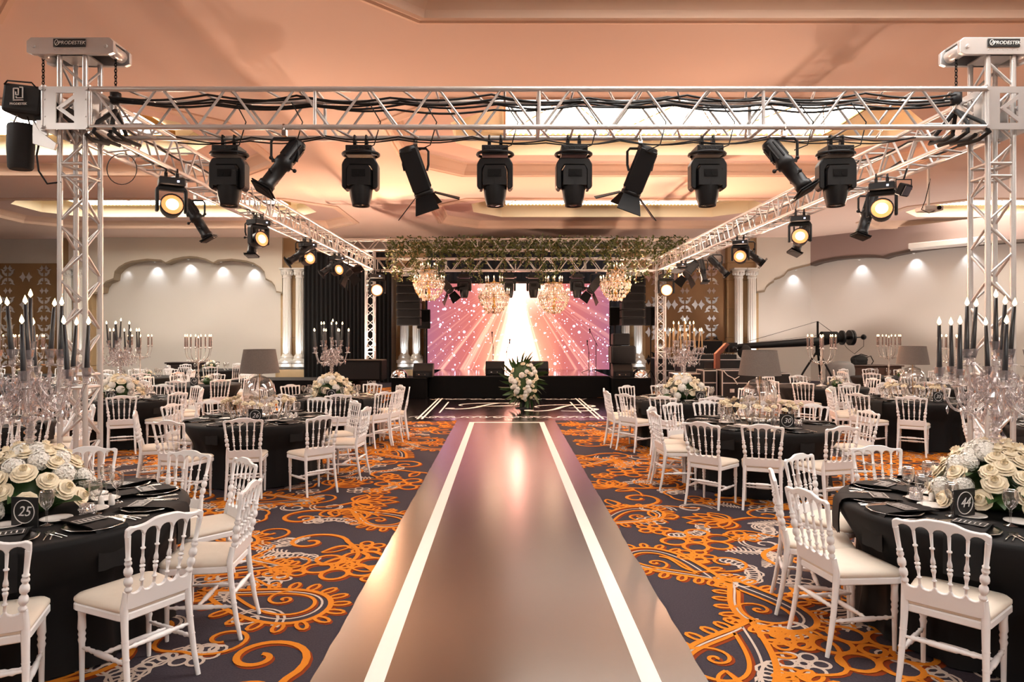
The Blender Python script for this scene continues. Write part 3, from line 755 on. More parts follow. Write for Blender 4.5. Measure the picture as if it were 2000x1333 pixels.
# ------------------------------------------------------------------ trusses
TZ0, TZ1 = 3.79, 4.145          # bottom and top chord heights
ORD = ('first', 'second', 'third', 'fourth', 'fifth', 'sixth', 'seventh', 'eighth', 'ninth', 'tenth', 'eleventh', 'twelfth', 'thirteenth', 'fourteenth', 'fifteenth', 'sixteenth')
def truss(name, label, A, B, side, z0, z1, per=.65, joints=2.08, single=True):
    """box truss from A to B (2-d points of one lower chord); side = vector to the other pair of chords"""
    A = Vector((A[0], A[1], 0)); B = Vector((B[0], B[1], 0)); S = Vector((side[0], side[1], 0))
    L = (B - A).length; d = (B - A).normalized(); h = z1 - z0
    t = thing(name, label, 'truss', (A.x, A.y, z0))
    for o in (Vector(), S):
        for z in (0, h): bar('chord', U_CHORD, o + ZAX * z, o + d * L + ZAX * z, t)
    n = int(round(L / (per / 2))); lat = MB()
    nj = max(1, int(round(L / joints))); jset = [L * k / nj for k in range(nj + 1)]
    for k in range(n):
        a, b = L * k / n, L * (k + 1) / n
        for o in (Vector(), S):
            up = (k % 2 == 0)
            p0 = o + d * (a + .03) + ZAX * (h if up else 0); p1 = o + d * (b - .03) + ZAX * (0 if up else h)
            (bar('brace', U_BRACE, p0, p1, t) if single else lat.cyl(p0, p1, .0125, n=5, cap=False))
        for z in (0, h):
            p0 = d * a + ZAX * z; p1 = S + d * (a + (.12 if k % 2 else .0)) + ZAX * z
            (bar('rung', U_BRACE, p0, p1, t) if single and z == 0 else lat.cyl(p0, p1, .0125, n=5, cap=False))
    for a in jset:
        for o in (Vector(), S): bar('joint_post', U_RUNG, o + d * a, o + d * a + ZAX * h, t)
        for z in (0, h):
            bar('joint_post', U_RUNG, d * a + ZAX * z, S + d * a + ZAX * z, t)
    if lat.f:
        o = obj('lattice', lat.mesh('lattice', M['alu']), t); o['kind'] = 'stuff'
    return t
FY = 6.30
truss('lighting_truss', 'near aluminium lighting truss spanning between the two big towers', (-3.86, FY), (4.50, FY), (0, .355), TZ0, TZ1)
truss('lighting_truss', 'aluminium side truss running to the stage over the left tables', (-3.88, 6.75), (-3.88, 20.1), (-.35, 0), TZ0, TZ1, .6, 2.2)
truss('lighting_truss', 'aluminium side truss running to the stage over the right tables', (4.53, 6.75), (4.53, 20.1), (.33, 0), TZ0, TZ1, .6, 2.2)
truss('lighting_truss', 'rear aluminium truss carrying the chandeliers in front of the video wall', (-3.86, 20.15), (4.50, 20.15), (0, .35), TZ0, TZ1, .65, 2.08, False)
truss('lighting_truss', 'upper rear truss just under the ceiling, hung with greenery', (-5.0, 19.65), (5.5, 19.65), (0, .33), 4.335, 4.64, .65, 2.2, False)

def kplate():
    q = MB(); w, h, t = .43, .40, .012
    for x in (-1, 1): q.box((x * (w / 2 - .065), 0, h / 2), (.13, t, h))
    for z in (0, 1): q.box((0, 0, .03 if z == 0 else h - .03), (w - .26, t, .06))
    for s in (1, -1):
        q.prism([(-.085, h / 2 + s * .0), (.09, h / 2 + s * .13), (.09, h / 2 + s * .085), (-.04, h / 2 - s * .01)], -t / 2, t / 2, 'xz')
    for x in (-.19, .19):
        for z in (.03, .12, .28, .37): q.cyl((x, -t / 2 - .006, z), (x, t / 2, z), .009, n=6)
    for x in (-.06, .06): q.cyl((x, -t / 2 - .006, h / 2), (x, t / 2, h / 2), .008, n=6)
    return q.mesh('sleeve_plate', M['alu'])
ME_KPLATE = kplate()
def tower(xc, yc, label, zt=4.5, single=True, per=.52, joints=(1.41, 3.42)):
    s = .12
    t = thing('lighting_tower', label, 'truss tower', (xc, yc, 0))
    cs = [Vector((-s, -s, 0)), Vector((s, -s, 0)), Vector((s, s, 0)), Vector((-s, s, 0))]
    for c in cs: bar('chord', U_CHORD, c + ZAX * .03, c + ZAX * zt, t)
    lat = MB(); n = int(round(zt / (per / 2)))
    for i in range(4):
        a, b = cs[i], cs[(i + 1) % 4]
        for k in range(n):
            z0, z1 = .08 + (zt - .12) * k / n + .02, .08 + (zt - .12) * (k + 1) / n - .02
            p0, p1 = (a, b) if (k + i) % 2 else (b, a)
            (bar('brace', U_BRACE, p0 + ZAX * z0, p1 + ZAX * z1, t) if single and i < 2 else lat.cyl(p0 + ZAX * z0, p1 + ZAX * z1, .0125, n=6, cap=False))
        for zj in joints:
            for dz in (-.06, .06): bar('joint_frame', U_RUNG, a + ZAX * (zj + dz), b + ZAX * (zj + dz), t)
    o = obj('lattice', lat.mesh('lattice', M['alu']), t); o['kind'] = 'stuff'
    q = MB(); q.box((0, 0, .015), (.6, .6, .03)); q.box((0, 0, .05), (.36, .36, .04)); obj('base_plate', q.mesh('base_plate', M['alu'], .004), t)
    return t
def sleeve(t, cx, front):
    q = [('sleeve_plate', ME_KPLATE, (0, -.225, TZ0 - .02), None, None), ('sleeve_plate', ME_KPLATE, (0, .225, TZ0 - .02), None, None),
         ('sleeve_plate', ME_KPLATE, (.225, 0, TZ0 - .02), (0, 0, pi / 2), None), ('sleeve_plate', ME_KPLATE, (-.225, 0, TZ0 - .02), (0, 0, pi / 2), None)]
    kit(t, q)
    b = MB()
    for x in (-1, 1):
        for y in (-1, 1):
            b.cyl((x * .21, y * .21, TZ0 - .03), (x * .21, y * .21, TZ1 + .04), .024, n=10)
            b.cyl((x * .21 , y * .21 - .05, TZ0), (x * .21, y * .21 + .05, TZ0), .018, n=8); b.cyl((x * .21, y * .21 - .05, TZ1), (x * .21, y * .21 + .05, TZ1), .018, n=8)
            b.cyl((x * .15, y * .21, TZ0 + .2), (x * .15, y * .15, TZ0 + .2), .03, n=8)
    obj('sleeve_frame', b.mesh('sleeve_frame', M['alu']), t)
def text(name, s, size, m, parent, loc, rot, ext=.002, shear=0.0, align='CENTER'):
    c = bpy.data.curves.new(name, 'FONT'); c.body = s; c.size = size; c.extrude = ext; c.align_x = align; c.align_y = 'CENTER'; c.shear = shear; c.resolution_u = 2
    c.materials.append(m)
    tmp = bpy.data.objects.new(name, c); me = bpy.data.meshes.new_from_object(tmp); bpy.data.objects.remove(tmp); me.name = name
    return obj(name, me, parent, loc, rot)
def headbeam(t, sx):
    b = MB()
    b.prism([(-.41, -.055), (-.41, .05), (-.37, .085), (.37, .085), (.41, .05), (.41, -.055), (.36, -.075), (-.36, -.075)], -.16, -.12, 'xz')
    b.prism([(-.41, -.055), (-.41, .05), (-.37, .085), (.37, .085), (.41, .05), (.41, -.055), (.36, -.075), (-.36, -.075)], .12, .16, 'xz')
    b.box((0, 0, .08), (.74, .26, .02)); b.box((0, 0, -.065), (.3, .3, .02))
    for x in (-.34, .34):
        b.cyl((x, -.175, .0), (x, .175, .0), .018, n=8); b.cyl((x, -.1, .0), (x, .1, .0), .06, n=14)
    for k in range(7): b.cyl((-.14 + k * .045, -.165, -.03), (-.14 + k * .045, -.12, -.03), .007, n=6)
    bo = obj('head_beam', b.mesh('head_beam', M['alu'], .003), t, (0, 0, 4.575))
    p = MB(); p.box((0, -.166, .03), (.3, .008, .075)); obj('name_plate', p.mesh('name_plate', M['card']), bo)
    text('lettering', 'PRODESTEK', .047, M['print'], bo, (.025, -.171, .028), (pi / 2, 0, 0), shear=.2)
    r = MB(); r.tube([(-.118 + .018 * cos(a), -.172, .03 + .026 * sin(a)) for a in [radians(k * 24) for k in range(15)]], .003, 5, True)
    r.tube([(-.128, -.172, .01), (-.105, -.172, .045)], .003, 5); obj('logo', r.mesh('logo', M['print']), bo)
    return bo
TWL = tower(-4.10, 6.53, 'tall aluminium truss tower standing behind the near left table')
TWR = tower(4.70, 6.53, 'tall aluminium truss tower standing behind the near right table')
for t in (TWL, TWR): sleeve(t, 0, 0); headbeam(t, 0)
tower(-4.05, 20.35, 'far aluminium truss tower in front of the black curtain', 4.45, False)
tower(4.69, 20.35, 'far aluminium truss tower in front of the mirror ornament board', 4.45, False)

# chains, hoist, slings
def chain(name, x, y, z1, z0, label):
    q = MB(); z = z1; k = 0
    while z > z0:
        e = [(x + (.011 * cos(a) if k % 2 else 0), y + (0 if k % 2 else .011 * cos(a)), z + .02 * sin(a)) for a in [2 * pi * i / 8 for i in range(8)]]
        q.tube(e, .0045, 4, True); z -= .029; k += 1
    o = obj(name, q.mesh(name, M['black'])); tag(o, label, 'chain'); return o
chain('hoist_chain', -3.76, 6.53, 4.55, 4.2, 'black hoist chain dropping to the near truss from the left head beam')
chain('hoist_chain', -4.46, 6.53, 4.55, 4.2, 'black hoist chain running down to the black hoist motor')
chain('hoist_chain', 4.36, 6.53, 4.55, 4.2, 'black hoist chain dropping to the near truss from the right head beam')
def sling(x, label):
    t = thing('hoist_hook', label, 'hoist hook', (x, 6.53, 4.2))
    b = MB(); b.lathe([(.02, 0), (.05, -.01), (.05, -.1), (.03, -.12)], 10); obj('hook_block', b.mesh('hook_block', M['plastic']), t)
    b = MB(); b.tube([(0, 0, -.11), (.0, 0, -.16), (.03, 0, -.18), (.0, 0, -.21), (-.03, 0, -.19)], .01, 6); obj('hook', b.mesh('hook', M['steel']), t)
    for k, dx in enumerate((-.16, -.06, .05, .14)):
        b = MB(); b.tube([(0, 0, -.18), (dx * .7, -.22 if k % 2 else .1, -.36), (dx, -.255 if k % 2 else .15, -.46), (dx * 1.05, -.1, -.49), (dx, .17 if k % 2 else -.2, -.47)], .02, 6)
        obj('strap', b.mesh('strap', M['nylon']), t)
sling(-3.76, 'black hoist hook and straps round the near truss, at its left end')
sling(4.36, 'black hoist hook and straps round the near truss, at its right end')
t = thing('chain_hoist', 'black chain hoist motor in fabric cover beside the tower', 'hoist', (-4.53, 6.5, 4.07))
b = MB(); b.box((-.0, -.02, .0), (.38, .3, .27), M=Matrix.Rotation(.12, 4, 'Y')); b.box((.2, .0, -.1), (.26, .24, .18)); obj('motor_cover', b.mesh('motor_cover', M['nylon'], .03, 2), t)
b = MB(); b.tube([(-.16, -.17, .13), (-.13, -.17, .165), (.1, -.17, .145), (.14, -.17, .1)], .008, 5); obj('carry_strap', b.mesh('carry_strap', M['black']), t)
b = MB()
for pts in ([(-.045, -.01), (-.045, .09), (.0, .09), (.0, .03), (-.025, .03), (-.025, .06)], [(.01, .1), (.04, .1), (.04, .0), (-.02, .0), (-.02, .015)], [(-.05, -.02), (.045, -.02)]):
    for a, c in zip(pts[:-1], pts[1:]): b.cyl((a[0] - .02, -.178, a[1]), (c[0] - .02, -.178, c[1]), .006, n=4)
obj('logo', b.mesh('logo', M['print']), t)
text('lettering', 'PRODESTEK', .03, M['print'], t, (-.02, -.18, -.055), (pi / 2, 0, 0))
b = MB(); b.box((.18, -.14, -.27), (.1, .03, .14)); b.prism([(.1, -.42), (.3, -.48), (.32, -.42), (.16, -.3), (.1, -.2)], -.16, -.13, 'xz'); obj('bracket', b.mesh('bracket', M['alu']), t)
bag = thing('chain_bag', 'black fabric chain bag hanging under the hoist motor', 'bag', (-4.62, 6.45, 3.85))
b = MB(); b.lathe([(.1, -.42), (.115, -.4), (.125, -.2), (.12, 0), (.112, .01)], 16, squash=.75); obj('bag_body', b.mesh('bag_body', M['nylon']), bag)
b = MB(); b.tube([(-.08, 0, 0), (-.03, 0, .12), (.05, 0, .12), (.09, 0, 0)], .008, 5); obj('hanger', b.mesh('hanger', M['steel']), bag)
b = MB(); b.tube([(-4.4, 6.4, 3.72), (-4.42, 6.38, 3.55), (-4.4, 6.38, 3.4), (-4.32, 6.38, 3.28), (-4.2, 6.4, 3.3)], .009, 6)
tag(obj('motor_cable', b.mesh('motor_cable', M['rubber'])), 'black motor cable looping down from the hoist to the tower', 'cable')

# ------------------------------------------------------------------ lighting fixtures
def mh_parts():
    P = {}
    b = MB(); b.box((0, 0, -.05), (.035, .05, .09)); b.tube([(0, -.035, 0), (0, -.03, .04), (0, .03, .04), (0, .035, 0), (0, 0, -.03)], .012, 5); P['clamp'] = b.mesh('clamp', M['plastic'])
    b = MB(); b.box((0, 0, 0), (.27, .24, .1)); b.box((0, -.122, .02), (.24, .01, .05)); 
    for k in range(5): b.cyl((-.1 + k * .05, -.13, .02), (-.1 + k * .05, -.12, .02), .012, n=8)
    P['base'] = b.mesh('fixture_base', M['plastic'], .012)
    b = MB(); b.tube([(.185 * cos(a), .15 * sin(a), 0) for a in [2 * pi * k / 20 for k in range(20)]], .017, 6, True); P['rim'] = b.mesh('base_rim', M['plastic'])
    b = MB()
    b.prism([(-.185, -.30), (-.185, -.06), (-.15, 0), (.15, 0), (.185, -.06), (.185, -.30), (.15, -.33), (.128, -.31), (.128, -.12), (.1, -.075), (-.1, -.075), (-.128, -.12), (-.128, -.31), (-.15, -.33)], -.075, .075, 'xz')
    P['yoke'] = b.mesh('yoke', M['plastic'], .01)
    b = MB(); b.lathe([(.1, 0), (.122, -.03), (.125, -.1), (.125, -.2), (.112, -.30), (.092, -.38), (.088, -.4), (.08, -.4), (.075, -.385)], 20, squash=1.05)
    b.prism([(-.1, .0), (-.12, -.05), (-.12, -.2), (.12, -.2), (.12, -.05), (.1, .0)], -.13, .13, 'xz')
    P['head'] = b.mesh('head', M['plastic'])
    b = MB(); b.box((0, 0, 0), (.14, .006, .075)); b.cyl((-.035, -.006, 0), (-.035, 0, 0), .03, n=12); b.cyl((.035, -.006, 0), (.035, 0, 0), .03, n=12); P['vent'] = b.mesh('vent_panel', M['black'])
    b = MB(); b.lathe([(.078, 0), (.0, -.012)], 16); P['lens'] = b.mesh('lens', M['lens'])
    return P
MHP = mh_parts()
def moving_head(p, label, s=1.0, rz=0.0, group='moving head lights on the near truss', yaw=0.0):
    t = thing('moving_head_light', label, 'stage light', p, rz, group); t.scale = (s, s, s)
    kit(t, [('clamp', MHP['clamp'], (-.06, 0, 0), None, None), ('clamp', MHP['clamp'], (.06, 0, 0), None, None),
            ('fixture_base', MHP['base'], (0, 0, -.13), None, None, [('base_rim', MHP['rim'], (0, 0, -.02), None, None)])])
    y = obj('yoke', MHP['yoke'], t, (0, 0, -.2), (0, 0, yaw))
    h = obj('head', MHP['head'], t, (0, 0, -.29), (0, 0, yaw))
    kit(h, [('vent_panel', MHP['vent'], (0, -.134, -.08), None, None), ('lens', MHP['lens'], (0, 0, -.388), None, None)])
    return t
HY = 6.62
for i, px in enumerate((448, 705, 967, 1120, 1381, 1632)):
    x = at(px, 0, HY).x
    moving_head((x, HY, TZ0 - .03), 'black moving head light hanging on the near truss, %s from the left tower' % ORD[i], .94, yaw=(.0, .02, -.03, .03, 0, -.12)[i])
for i, px in enumerate((907, 994, 1042, 1127)):
    x = at(px, 0, 20.2).x
    moving_head((x, 20.2, TZ0 - .03), 'small black moving head light on the rear truss, %s from the left chandelier' % ORD[i], 1.15, group='moving head lights on the rear truss')

def profile_parts():
    P = {}
    b = MB(); b.lathe([(.0, .26), (.06, .25), (.075, .22), (.075, .02), (.085, 0), (.085, -.05), (.068, -.06), (.068, -.26), (.078, -.27), (.078, -.32), (.07, -.32), (.065, -.3)], 18)
    for k in range(8):
        a = 2 * pi * k / 8; b.box((.076 * cos(a), .076 * sin(a), .12), (.014, .014, .17), M=None)
    for sx in (-1, 1): b.cyl((sx * .07, 0, -.03), (sx * .125, 0, -.03), .008, n=6); b.sph((sx * .13, 0, -.03), .02, 8, 5)
    for sy in (-1, 1): b.cyl((0, sy * .06, -.18), (0, sy * .11, -.18), .007, n=6); b.sph((0, sy * .115, -.18), .018, 8, 5)
    P['barrel'] = b.mesh('barrel', M['plastic'])
    b = MB(); b.box((0, 0, 0), (.2, .2, .012)); b.box((0, 0, -.02), (.19, .19, .012)); b.cyl((0, 0, -.03), (0, 0, .02), .075, n=14); P['gel'] = b.mesh('gel_frame', M['black'], .003)
    b = MB(); b.tube([(-.11, 0, -.22), (-.125, 0, -.16), (-.125, 0, -.03), (-.1, 0, 0), (.1, 0, 0), (.125, 0, -.03), (.125, 0, -.16), (.11, 0, -.22)], .013, 6); P['yoke'] = b.mesh('yoke', M['plastic'])
    b = MB(); b.box((0, 0, .03), (.04, .05, .06)); b.tube([(0, -.035, .05), (0, -.035, .1), (0, .03, .11), (0, .035, .05)], .011, 5); P['clamp'] = b.mesh('clamp', M['steel'])
    b = MB(); b.box((0, 0, 0), (.17, .17, .42)); b.lathe([(.1, -.21), (.1, -.25), (.09, -.25)], 14); b.lathe([(.0, .25), (.085, .24), (.095, .2), (.1, .18)], 14)
    for sx in (-1, 1):
        for k in range(4): b.box((sx * .087, -.06 + k * .04, 0), (.012, .012, .38))
    P['body'] = b.mesh('lamp_body', M['plastic'], .01)
    b = MB(); b.prism([(-.085, 0), (-.12, -.26), (.12, -.26), (.085, 0)], -.004, .004, 'xz'); P['door'] = b.mesh('barn_door', M['black'])
    return P
PFP = profile_parts()
def tiltq(d):        # the fixture's own -Z axis turned to direction d
    return Vector((0, 0, -1)).rotation_difference(Vector(d))
def profile(p, d, label, s=1.0, rz=0.0, group='profile spotlights on the trusses', drop=.22):
    t = thing('profile_spotlight', label, 'spotlight', p, rz, group); t.scale = (s, s, s)
    kit(t, [('clamp', PFP['clamp'], (0, 0, -.03)), ('yoke', PFP['yoke'], (0, 0, -.05))])
    kit(t, [('barrel', PFP['barrel'], (0, 0, -.05 - drop), tiltq(d), None, [('gel_frame', PFP['gel'], (0, 0, -.33), None, None)])])
    return t
def fresnel(p, d, label, s=1.0, rz=0.0, group='barn door spotlights on the trusses'):
    t = thing('barn_door_spotlight', label, 'spotlight', p, rz, group); t.scale = (s, s, s)
    kit(t, [('clamp', PFP['clamp'], (0, 0, -.03)), ('yoke', PFP['yoke'], (0, 0, -.05))])
    ch = []
    for k in range(4):
        a = k * pi / 2
        ch.append(('barn_door', PFP['door'], (.1 * sin(a), -.1 * cos(a), -.25), (-1.0, 0, a), None))
    kit(t, [('lamp_body', PFP['body'], (0, 0, -.27), tiltq(d), None, ch)])
    return t
def X_at(px, Y): return (px - VPX) / FPX * Y
profile((X_at(556, 6.32), 6.32, TZ0 - .05), (-.42, -.25, -.7), 'black profile spotlight tilted down to the left on the near truss', 1.0)
profile((X_at(1531, 6.32), 6.32, TZ0 - .05), (.5, -.25, -.8), 'black profile spotlight tilted down to the right on the near truss', 1.0)
fresnel((X_at(812, 6.66), 6.66, TZ0 - .05), (.28, .25, -.8), 'black barn door spotlight beside the second moving head', 1.0)
fresnel((X_at(1250, 6.66), 6.66, TZ0 - .05), (-.3, .25, -.8), 'black barn door spotlight beside the fourth moving head', 1.0)
fresnel((X_at(868, 20.2), 20.2, TZ0 - .05), (.6, -.3, -.7), 'black barn door spotlight by the leftmost chandelier', 1.3)
fresnel((X_at(1164, 20.2), 20.2, TZ0 - .05), (-.6, -.3, -.7), 'black barn door spotlight by the rightmost chandelier', 1.3)

def wash_parts():
    P = {}
    b = MB(); b.box((0, 0, 0), (.28, .26, .09)); P['base'] = b.mesh('fixture_base', M['plastic'], .012)
    b = MB(); b.box((0, 0, 0), (.025, .008, .02)); P['disp'] = b.mesh('display', M['display'])
    b = MB(); b.prism([(-.17, -.3), (-.17, -.04), (-.14, 0), (.14, 0), (.17, -.04), (.17, -.3), (.135, -.3), (.135, -.05), (-.135, -.05), (-.135, -.3)], -.05, .05, 'xz'); P['yoke'] = b.mesh('yoke', M['plastic'], .008)
    R = Matrix.Rotation(pi / 2, 4, 'X')       # axis to -Y
    b = MB(); b.lathe([(.0, -.13), (.08, -.13), (.115, -.09), (.125, .0), (.13, .08), (.13, .1), (.118, .1), (.115, .085)], 20, M=R); P['drum'] = b.mesh('head', M['plastic'])
    b = MB(); b.lathe([(.07, .094), (0, .097)], 20, M=R); b.lathe([(.115, .086), (.07, .094)], 20, M=R, mi=1); P['lens'] = b.mesh('lens', [M['lamp'], M['lamp_rim']]); 
    b = MB(); b.lathe([(.095, .091), (0, .097)], 20, M=R); b.lathe([(.115, .086), (.095, .091)], 20, M=R, mi=1); P['star'] = b.mesh('lens', [M['star'], M['lamp_rim']])
    return P
WSP = wash_parts()
def wash(p, rz, tilt, label, power, star=False, s=1.0, spot=176, aim=None):
    t = thing('wash_light', label, 'stage light', p, rz, 'lit wash lights on the trusses'); t.scale = (s, s, s)
    kit(t, [('clamp', MHP['clamp'], (-.06, 0, 0), None, None), ('clamp', MHP['clamp'], (.06, 0, 0), None, None),
            ('fixture_base', WSP['base'], (0, 0, -.12), None, None, [('display', WSP['disp'], (.06, -.134, 0), None, None)]), ('yoke', WSP['yoke'], (0, 0, -.165), None, None)])
    h = obj('head', WSP['drum'], t, (0, 0, -.40), (tilt, 0, 0))
    obj('lens', WSP['star'] if star else WSP['lens'], h)
    l = bpy.data.lights.new('wash_beam', 'SPOT'); l.energy = power; l.color = (1.0, .50, .27) if star else (1.0, .64, .45); l.spot_size = radians(spot); l.spot_blend = .4; l.shadow_soft_size = .09
    o = bpy.data.objects.new('wash_beam', l); COL.objects.link(o); o.parent = h; o.location = (0, -.13, 0); o.rotation_euler = (-pi / 2, 0, 0)
    return t
# side trusses: heads face across the aisle and slightly to the camera
LX, RX = -3.92, 4.57
for i, (px, rz) in enumerate(((335, .55), (505, .95), (601, .75), (658, .85))):
    Y = LX * FPX / (px - VPX)
    wash((LX, Y, TZ0 - .03), rz, -.15, 'lit warm wash light on the left side truss, %s from the near truss' % ORD[i], WASH_W * (.8, 1.6, 3.0, 4.0)[i])
for i, (px, rz) in enumerate(((1722, -.5), (1562, -.35), (1446, -.42), (1335, -.8))):
    Y = RX * FPX / (px - VPX)
    wash((RX, Y, TZ0 - .03), rz, -.15, 'lit warm wash light on the right side truss, %s from the near truss' % ORD[i], WASH_W * (.8, 1.6, 3.0, 4.0)[i])
wash((X_at(737, 20.05), 20.05, TZ0 - .03), .1, .02, 'dazzling warm lamp shining at the top of the far left tower', STAR_W, True, 1.45, 176)
wash((X_at(1301, 20.05), 20.05, TZ0 - .03), -.1, .02, 'dazzling warm lamp shining at the top of the far right tower', STAR_W, True, 1.45, 176)
def side_profile(px, lx, d, label, fn=profile, s=1.0, off=0.0):
    Y = lx * FPX / (px - VPX); fn((lx + off, Y, TZ0 - .05), d, label, s)
side_profile(382, -4.23, (.45, .1, -.8), 'profile spotlight tilted down on the left side truss, behind the first wash light')
side_profile(494, -4.1, (.02, -.2, -.9), 'profile spotlight hanging straight down behind the second left wash light')
side_profile(590, -4.0, (-.7, -.3, -.55), 'profile spotlight pointing outward behind the third left wash light')
side_profile(650, -4.0, (-.7, -.3, -.6), 'profile spotlight pointing outward behind the fourth left wash light')
side_profile(670, -3.88, (.7, -.4, -.6), 'barn door spotlight on the left side truss close to the far tower', fresnel)
side_profile(690, -3.88, (-.7, -.4, -.5), 'barn door spotlight turned outward beside the far left tower', fresnel)
side_profile(1695, 4.80, (-.3, -.1, -.8), 'profile spotlight tilted down behind the first right wash light')
side_profile(1566, 4.80, (-.4, -.2, -.8), 'profile spotlight tilted inward behind the second right wash light')
side_profile(1462, 4.80, (.7, -.2, -.6), 'profile spotlight pointing outward behind the third right wash light')
side_profile(1372, 4.86, (.1, -.2, -.8), 'profile spotlight hanging down on the right side truss near the ornament board')
side_profile(1400, 4.86, (.65, -.1, -.7), 'profile spotlight pointing outward in front of the ornament board')
side_profile(1350, 4.53, (-.6, -.4, -.6), 'barn door spotlight beside the far right tower', fresnel)

# cables along the trusses
def cable(pts, r, label, cat='cable', m='rubber'):
    out = []
    for a, b in zip(pts[:-1], pts[1:]):
        a, b = Vector(a), Vector(b); n = max(2, int((b - a).length / .1))
        for k in range(n):
            t = k / n; out.append(a.lerp(b, t) - ZAX * (.04 * sin(pi * t) if (b - a).length > .3 else 0))
    out.append(Vector(pts[-1])); q = MB(); q.tube(out, r, 5)
    tag(obj('power_cable', q.mesh('power_cable', M[m])), label, cat, 'cables on the trusses')
r_ = random.Random(21)
for k in range(5):
    pts = [(-3.7 + 8.0 * i / 9 + r_.uniform(-.1, .1), FY + .12 + .05 * k + r_.uniform(-.03, .03), TZ1 - .03 + r_.uniform(-.05, .03)) for i in range(10)]
    cable(pts, .011, 'black cable lying in the top of the near truss, %s strand from the front' % ORD[k])
for k in range(2):
    pts = [(-3.2 + 7.2 * i / 10, FY + .28 + .03 * k, TZ0 - .01 + r_.uniform(-.05, .03)) for i in range(11)]
    cable(pts, .007, 'thin black cable along the bottom of the near truss, %s strand' % ORD[k])
for i, px in enumerate((448, 556, 705, 812, 967, 1120, 1250, 1381, 1531, 1632)):
    x = at(px, 0, HY).x
    cable([(x + .1, HY - .1, TZ1 - .05), (x + .22, HY - .15, TZ0 + .1), (x + .16, HY - .16, TZ0 - .12), (x + .05, HY - .12, TZ0 - .16)], .006, 'thin black feed cable dropping to the %s fixture of the near truss' % ORD[i])
for sx, lab in ((-4.02, 'left'), (4.68, 'right')):
    for k in range(2):
        pts = [(sx + r_.uniform(-.1, .1), 7 + 12.8 * i / 14, TZ1 - .06 - .24 * k + r_.uniform(-.03, .05)) for i in range(15)]
        cable(pts, .012, 'black cable bundle lying in the %s side truss, %s layer' % (lab, ('upper', 'lower')[k]))
b = MB(); b.tube([(-4.2 + .12 + .16 * cos(a), 7.2, 3.62 + .165 * sin(a)) for a in [2 * pi * k / 24 for k in range(24)]], .005, 4, True)
tag(obj('cable_loop', b.mesh('cable_loop', M['rubber'])), 'black loop of cable hanging under the left side truss', 'cable')

# chandeliers
def chandelier_meshes():
    P = {}
    b = MB(); b.lathe([(.015, 1.1), (.02, 1.0), (.05, .96), (.02, .9), (.03, .7), (.06, .62), (.03, .55), (.035, .3), (.07, .22), (.03, .12), (.012, .02)], 10)
    for n, R, z in ((12, .44, .62), (8, .24, .98)):
        b.tube([(R * .98 * cos(a), R * .98 * sin(a), z - .06) for a in [2 * pi * k / 24 for k in range(24)]], .008, 5, True)
        for k in range(n):
            a = 2 * pi * k / n
            b.tube([(r * cos(a), r * sin(a), zz) for r, zz in ((.03, z - .12), (R * .4, z - .2), (R * .8, z - .17), (R, z - .05), (R, z))], .006, 5)
    for k in range(12):
        a = 2 * pi * k / 12
        b.tube([(r * cos(a), r * sin(a), zz) for r, zz in ((.43, .52), (.4, .3), (.27, .13), (.04, .03))], .006, 4)
    P['frame'] = b.mesh('frame', M['brass'])
    b = MB()
    def drop(x, y, z, s): b.lathe([(.0, .5 * s), (.32 * s, .1 * s), (.22 * s, -.3 * s), (0, -.55 * s)], 5, (x, y, z), sm=False)
    r = random.Random(2)
    for R, z, n in ((.44, .5, 26), (.41, .42, 26), (.36, .3, 24), (.28, .18, 20), (.18, .08, 14), (.24, .84, 18), (.2, .74, 16), (.15, .66, 12), (.1, .9, 8), (.3, .6, 18)):
        for k in range(n):
            a = 2 * pi * k / n + r.uniform(-.05, .05); drop(R * cos(a), R * sin(a), z + r.uniform(-.02, .02), r.uniform(.085, .12))
    for k in range(12):
        for j in range(8):
            a = 2 * pi * (k + j / 8) / 12; drop(.43 * cos(a), .43 * sin(a), .54 - .1 * sin(pi * j / 8), .055)
        for j in range(6):
            a = 2 * pi * k / 12; drop((.24 + .19 * j / 6) * cos(a), (.24 + .19 * j / 6) * sin(a), .84 - .28 * j / 6 - .05 * sin(pi * j / 6), .06)
    P['crystals'] = b.mesh('crystal_drops', M['pale_crystal'])
    b = MB(); b.lathe([(.02, 0), (.022, .01), (.014, .012), (.014, .08), (.0, .08)], 8); P['sleeve'] = b.mesh('candle_sleeve', M['print'])
    b = MB(); b.lathe([(.012, .08), (.017, .1), (.012, .125), (0, .15)], 8); P['bulb'] = b.mesh('bulb', M['bulb'])
    return P
CHP = chandelier_meshes()
def chandelier(x, zt, label, s):
    t = thing('chandelier', label, 'chandelier', (x, 19.75, zt - 1.18 * s), group='chandeliers under the rear truss'); t.scale = (s, s, s)
    obj('frame', CHP['frame'], t)
    c = obj('crystal_drops', CHP['crystals'], t); c['kind'] = 'stuff'
    b = MB(); b.cyl((0, 0, 1.08), (0, 0, 4.34 - zt + 1.18), .006, n=5); obj('suspension', b.mesh('suspension', M['black']), t)
    for n, R, z in ((12, .44, .62), (8, .24, .98)):
        for k in range(n):
            a = 2 * pi * k / n
            kit(t, [('candle_sleeve', CHP['sleeve'], (R * cos(a), R * sin(a), z), None, None, [('bulb', CHP['bulb'], (0, 0, 0), None, None)])])
    l = bpy.data.lights.new('chandelier_glow', 'POINT'); l.energy = 30; l.color = (1, .70, .48); l.shadow_soft_size = .25
    o = bpy.data.objects.new('chandelier_glow', l); COL.objects.link(o); o.parent = t; o.location = (0, 0, .45)
chandelier(X_at(838, 19.75), at(0, 511, 19.75).z, 'crystal chandelier hanging by the left end of the video wall', 1.0)
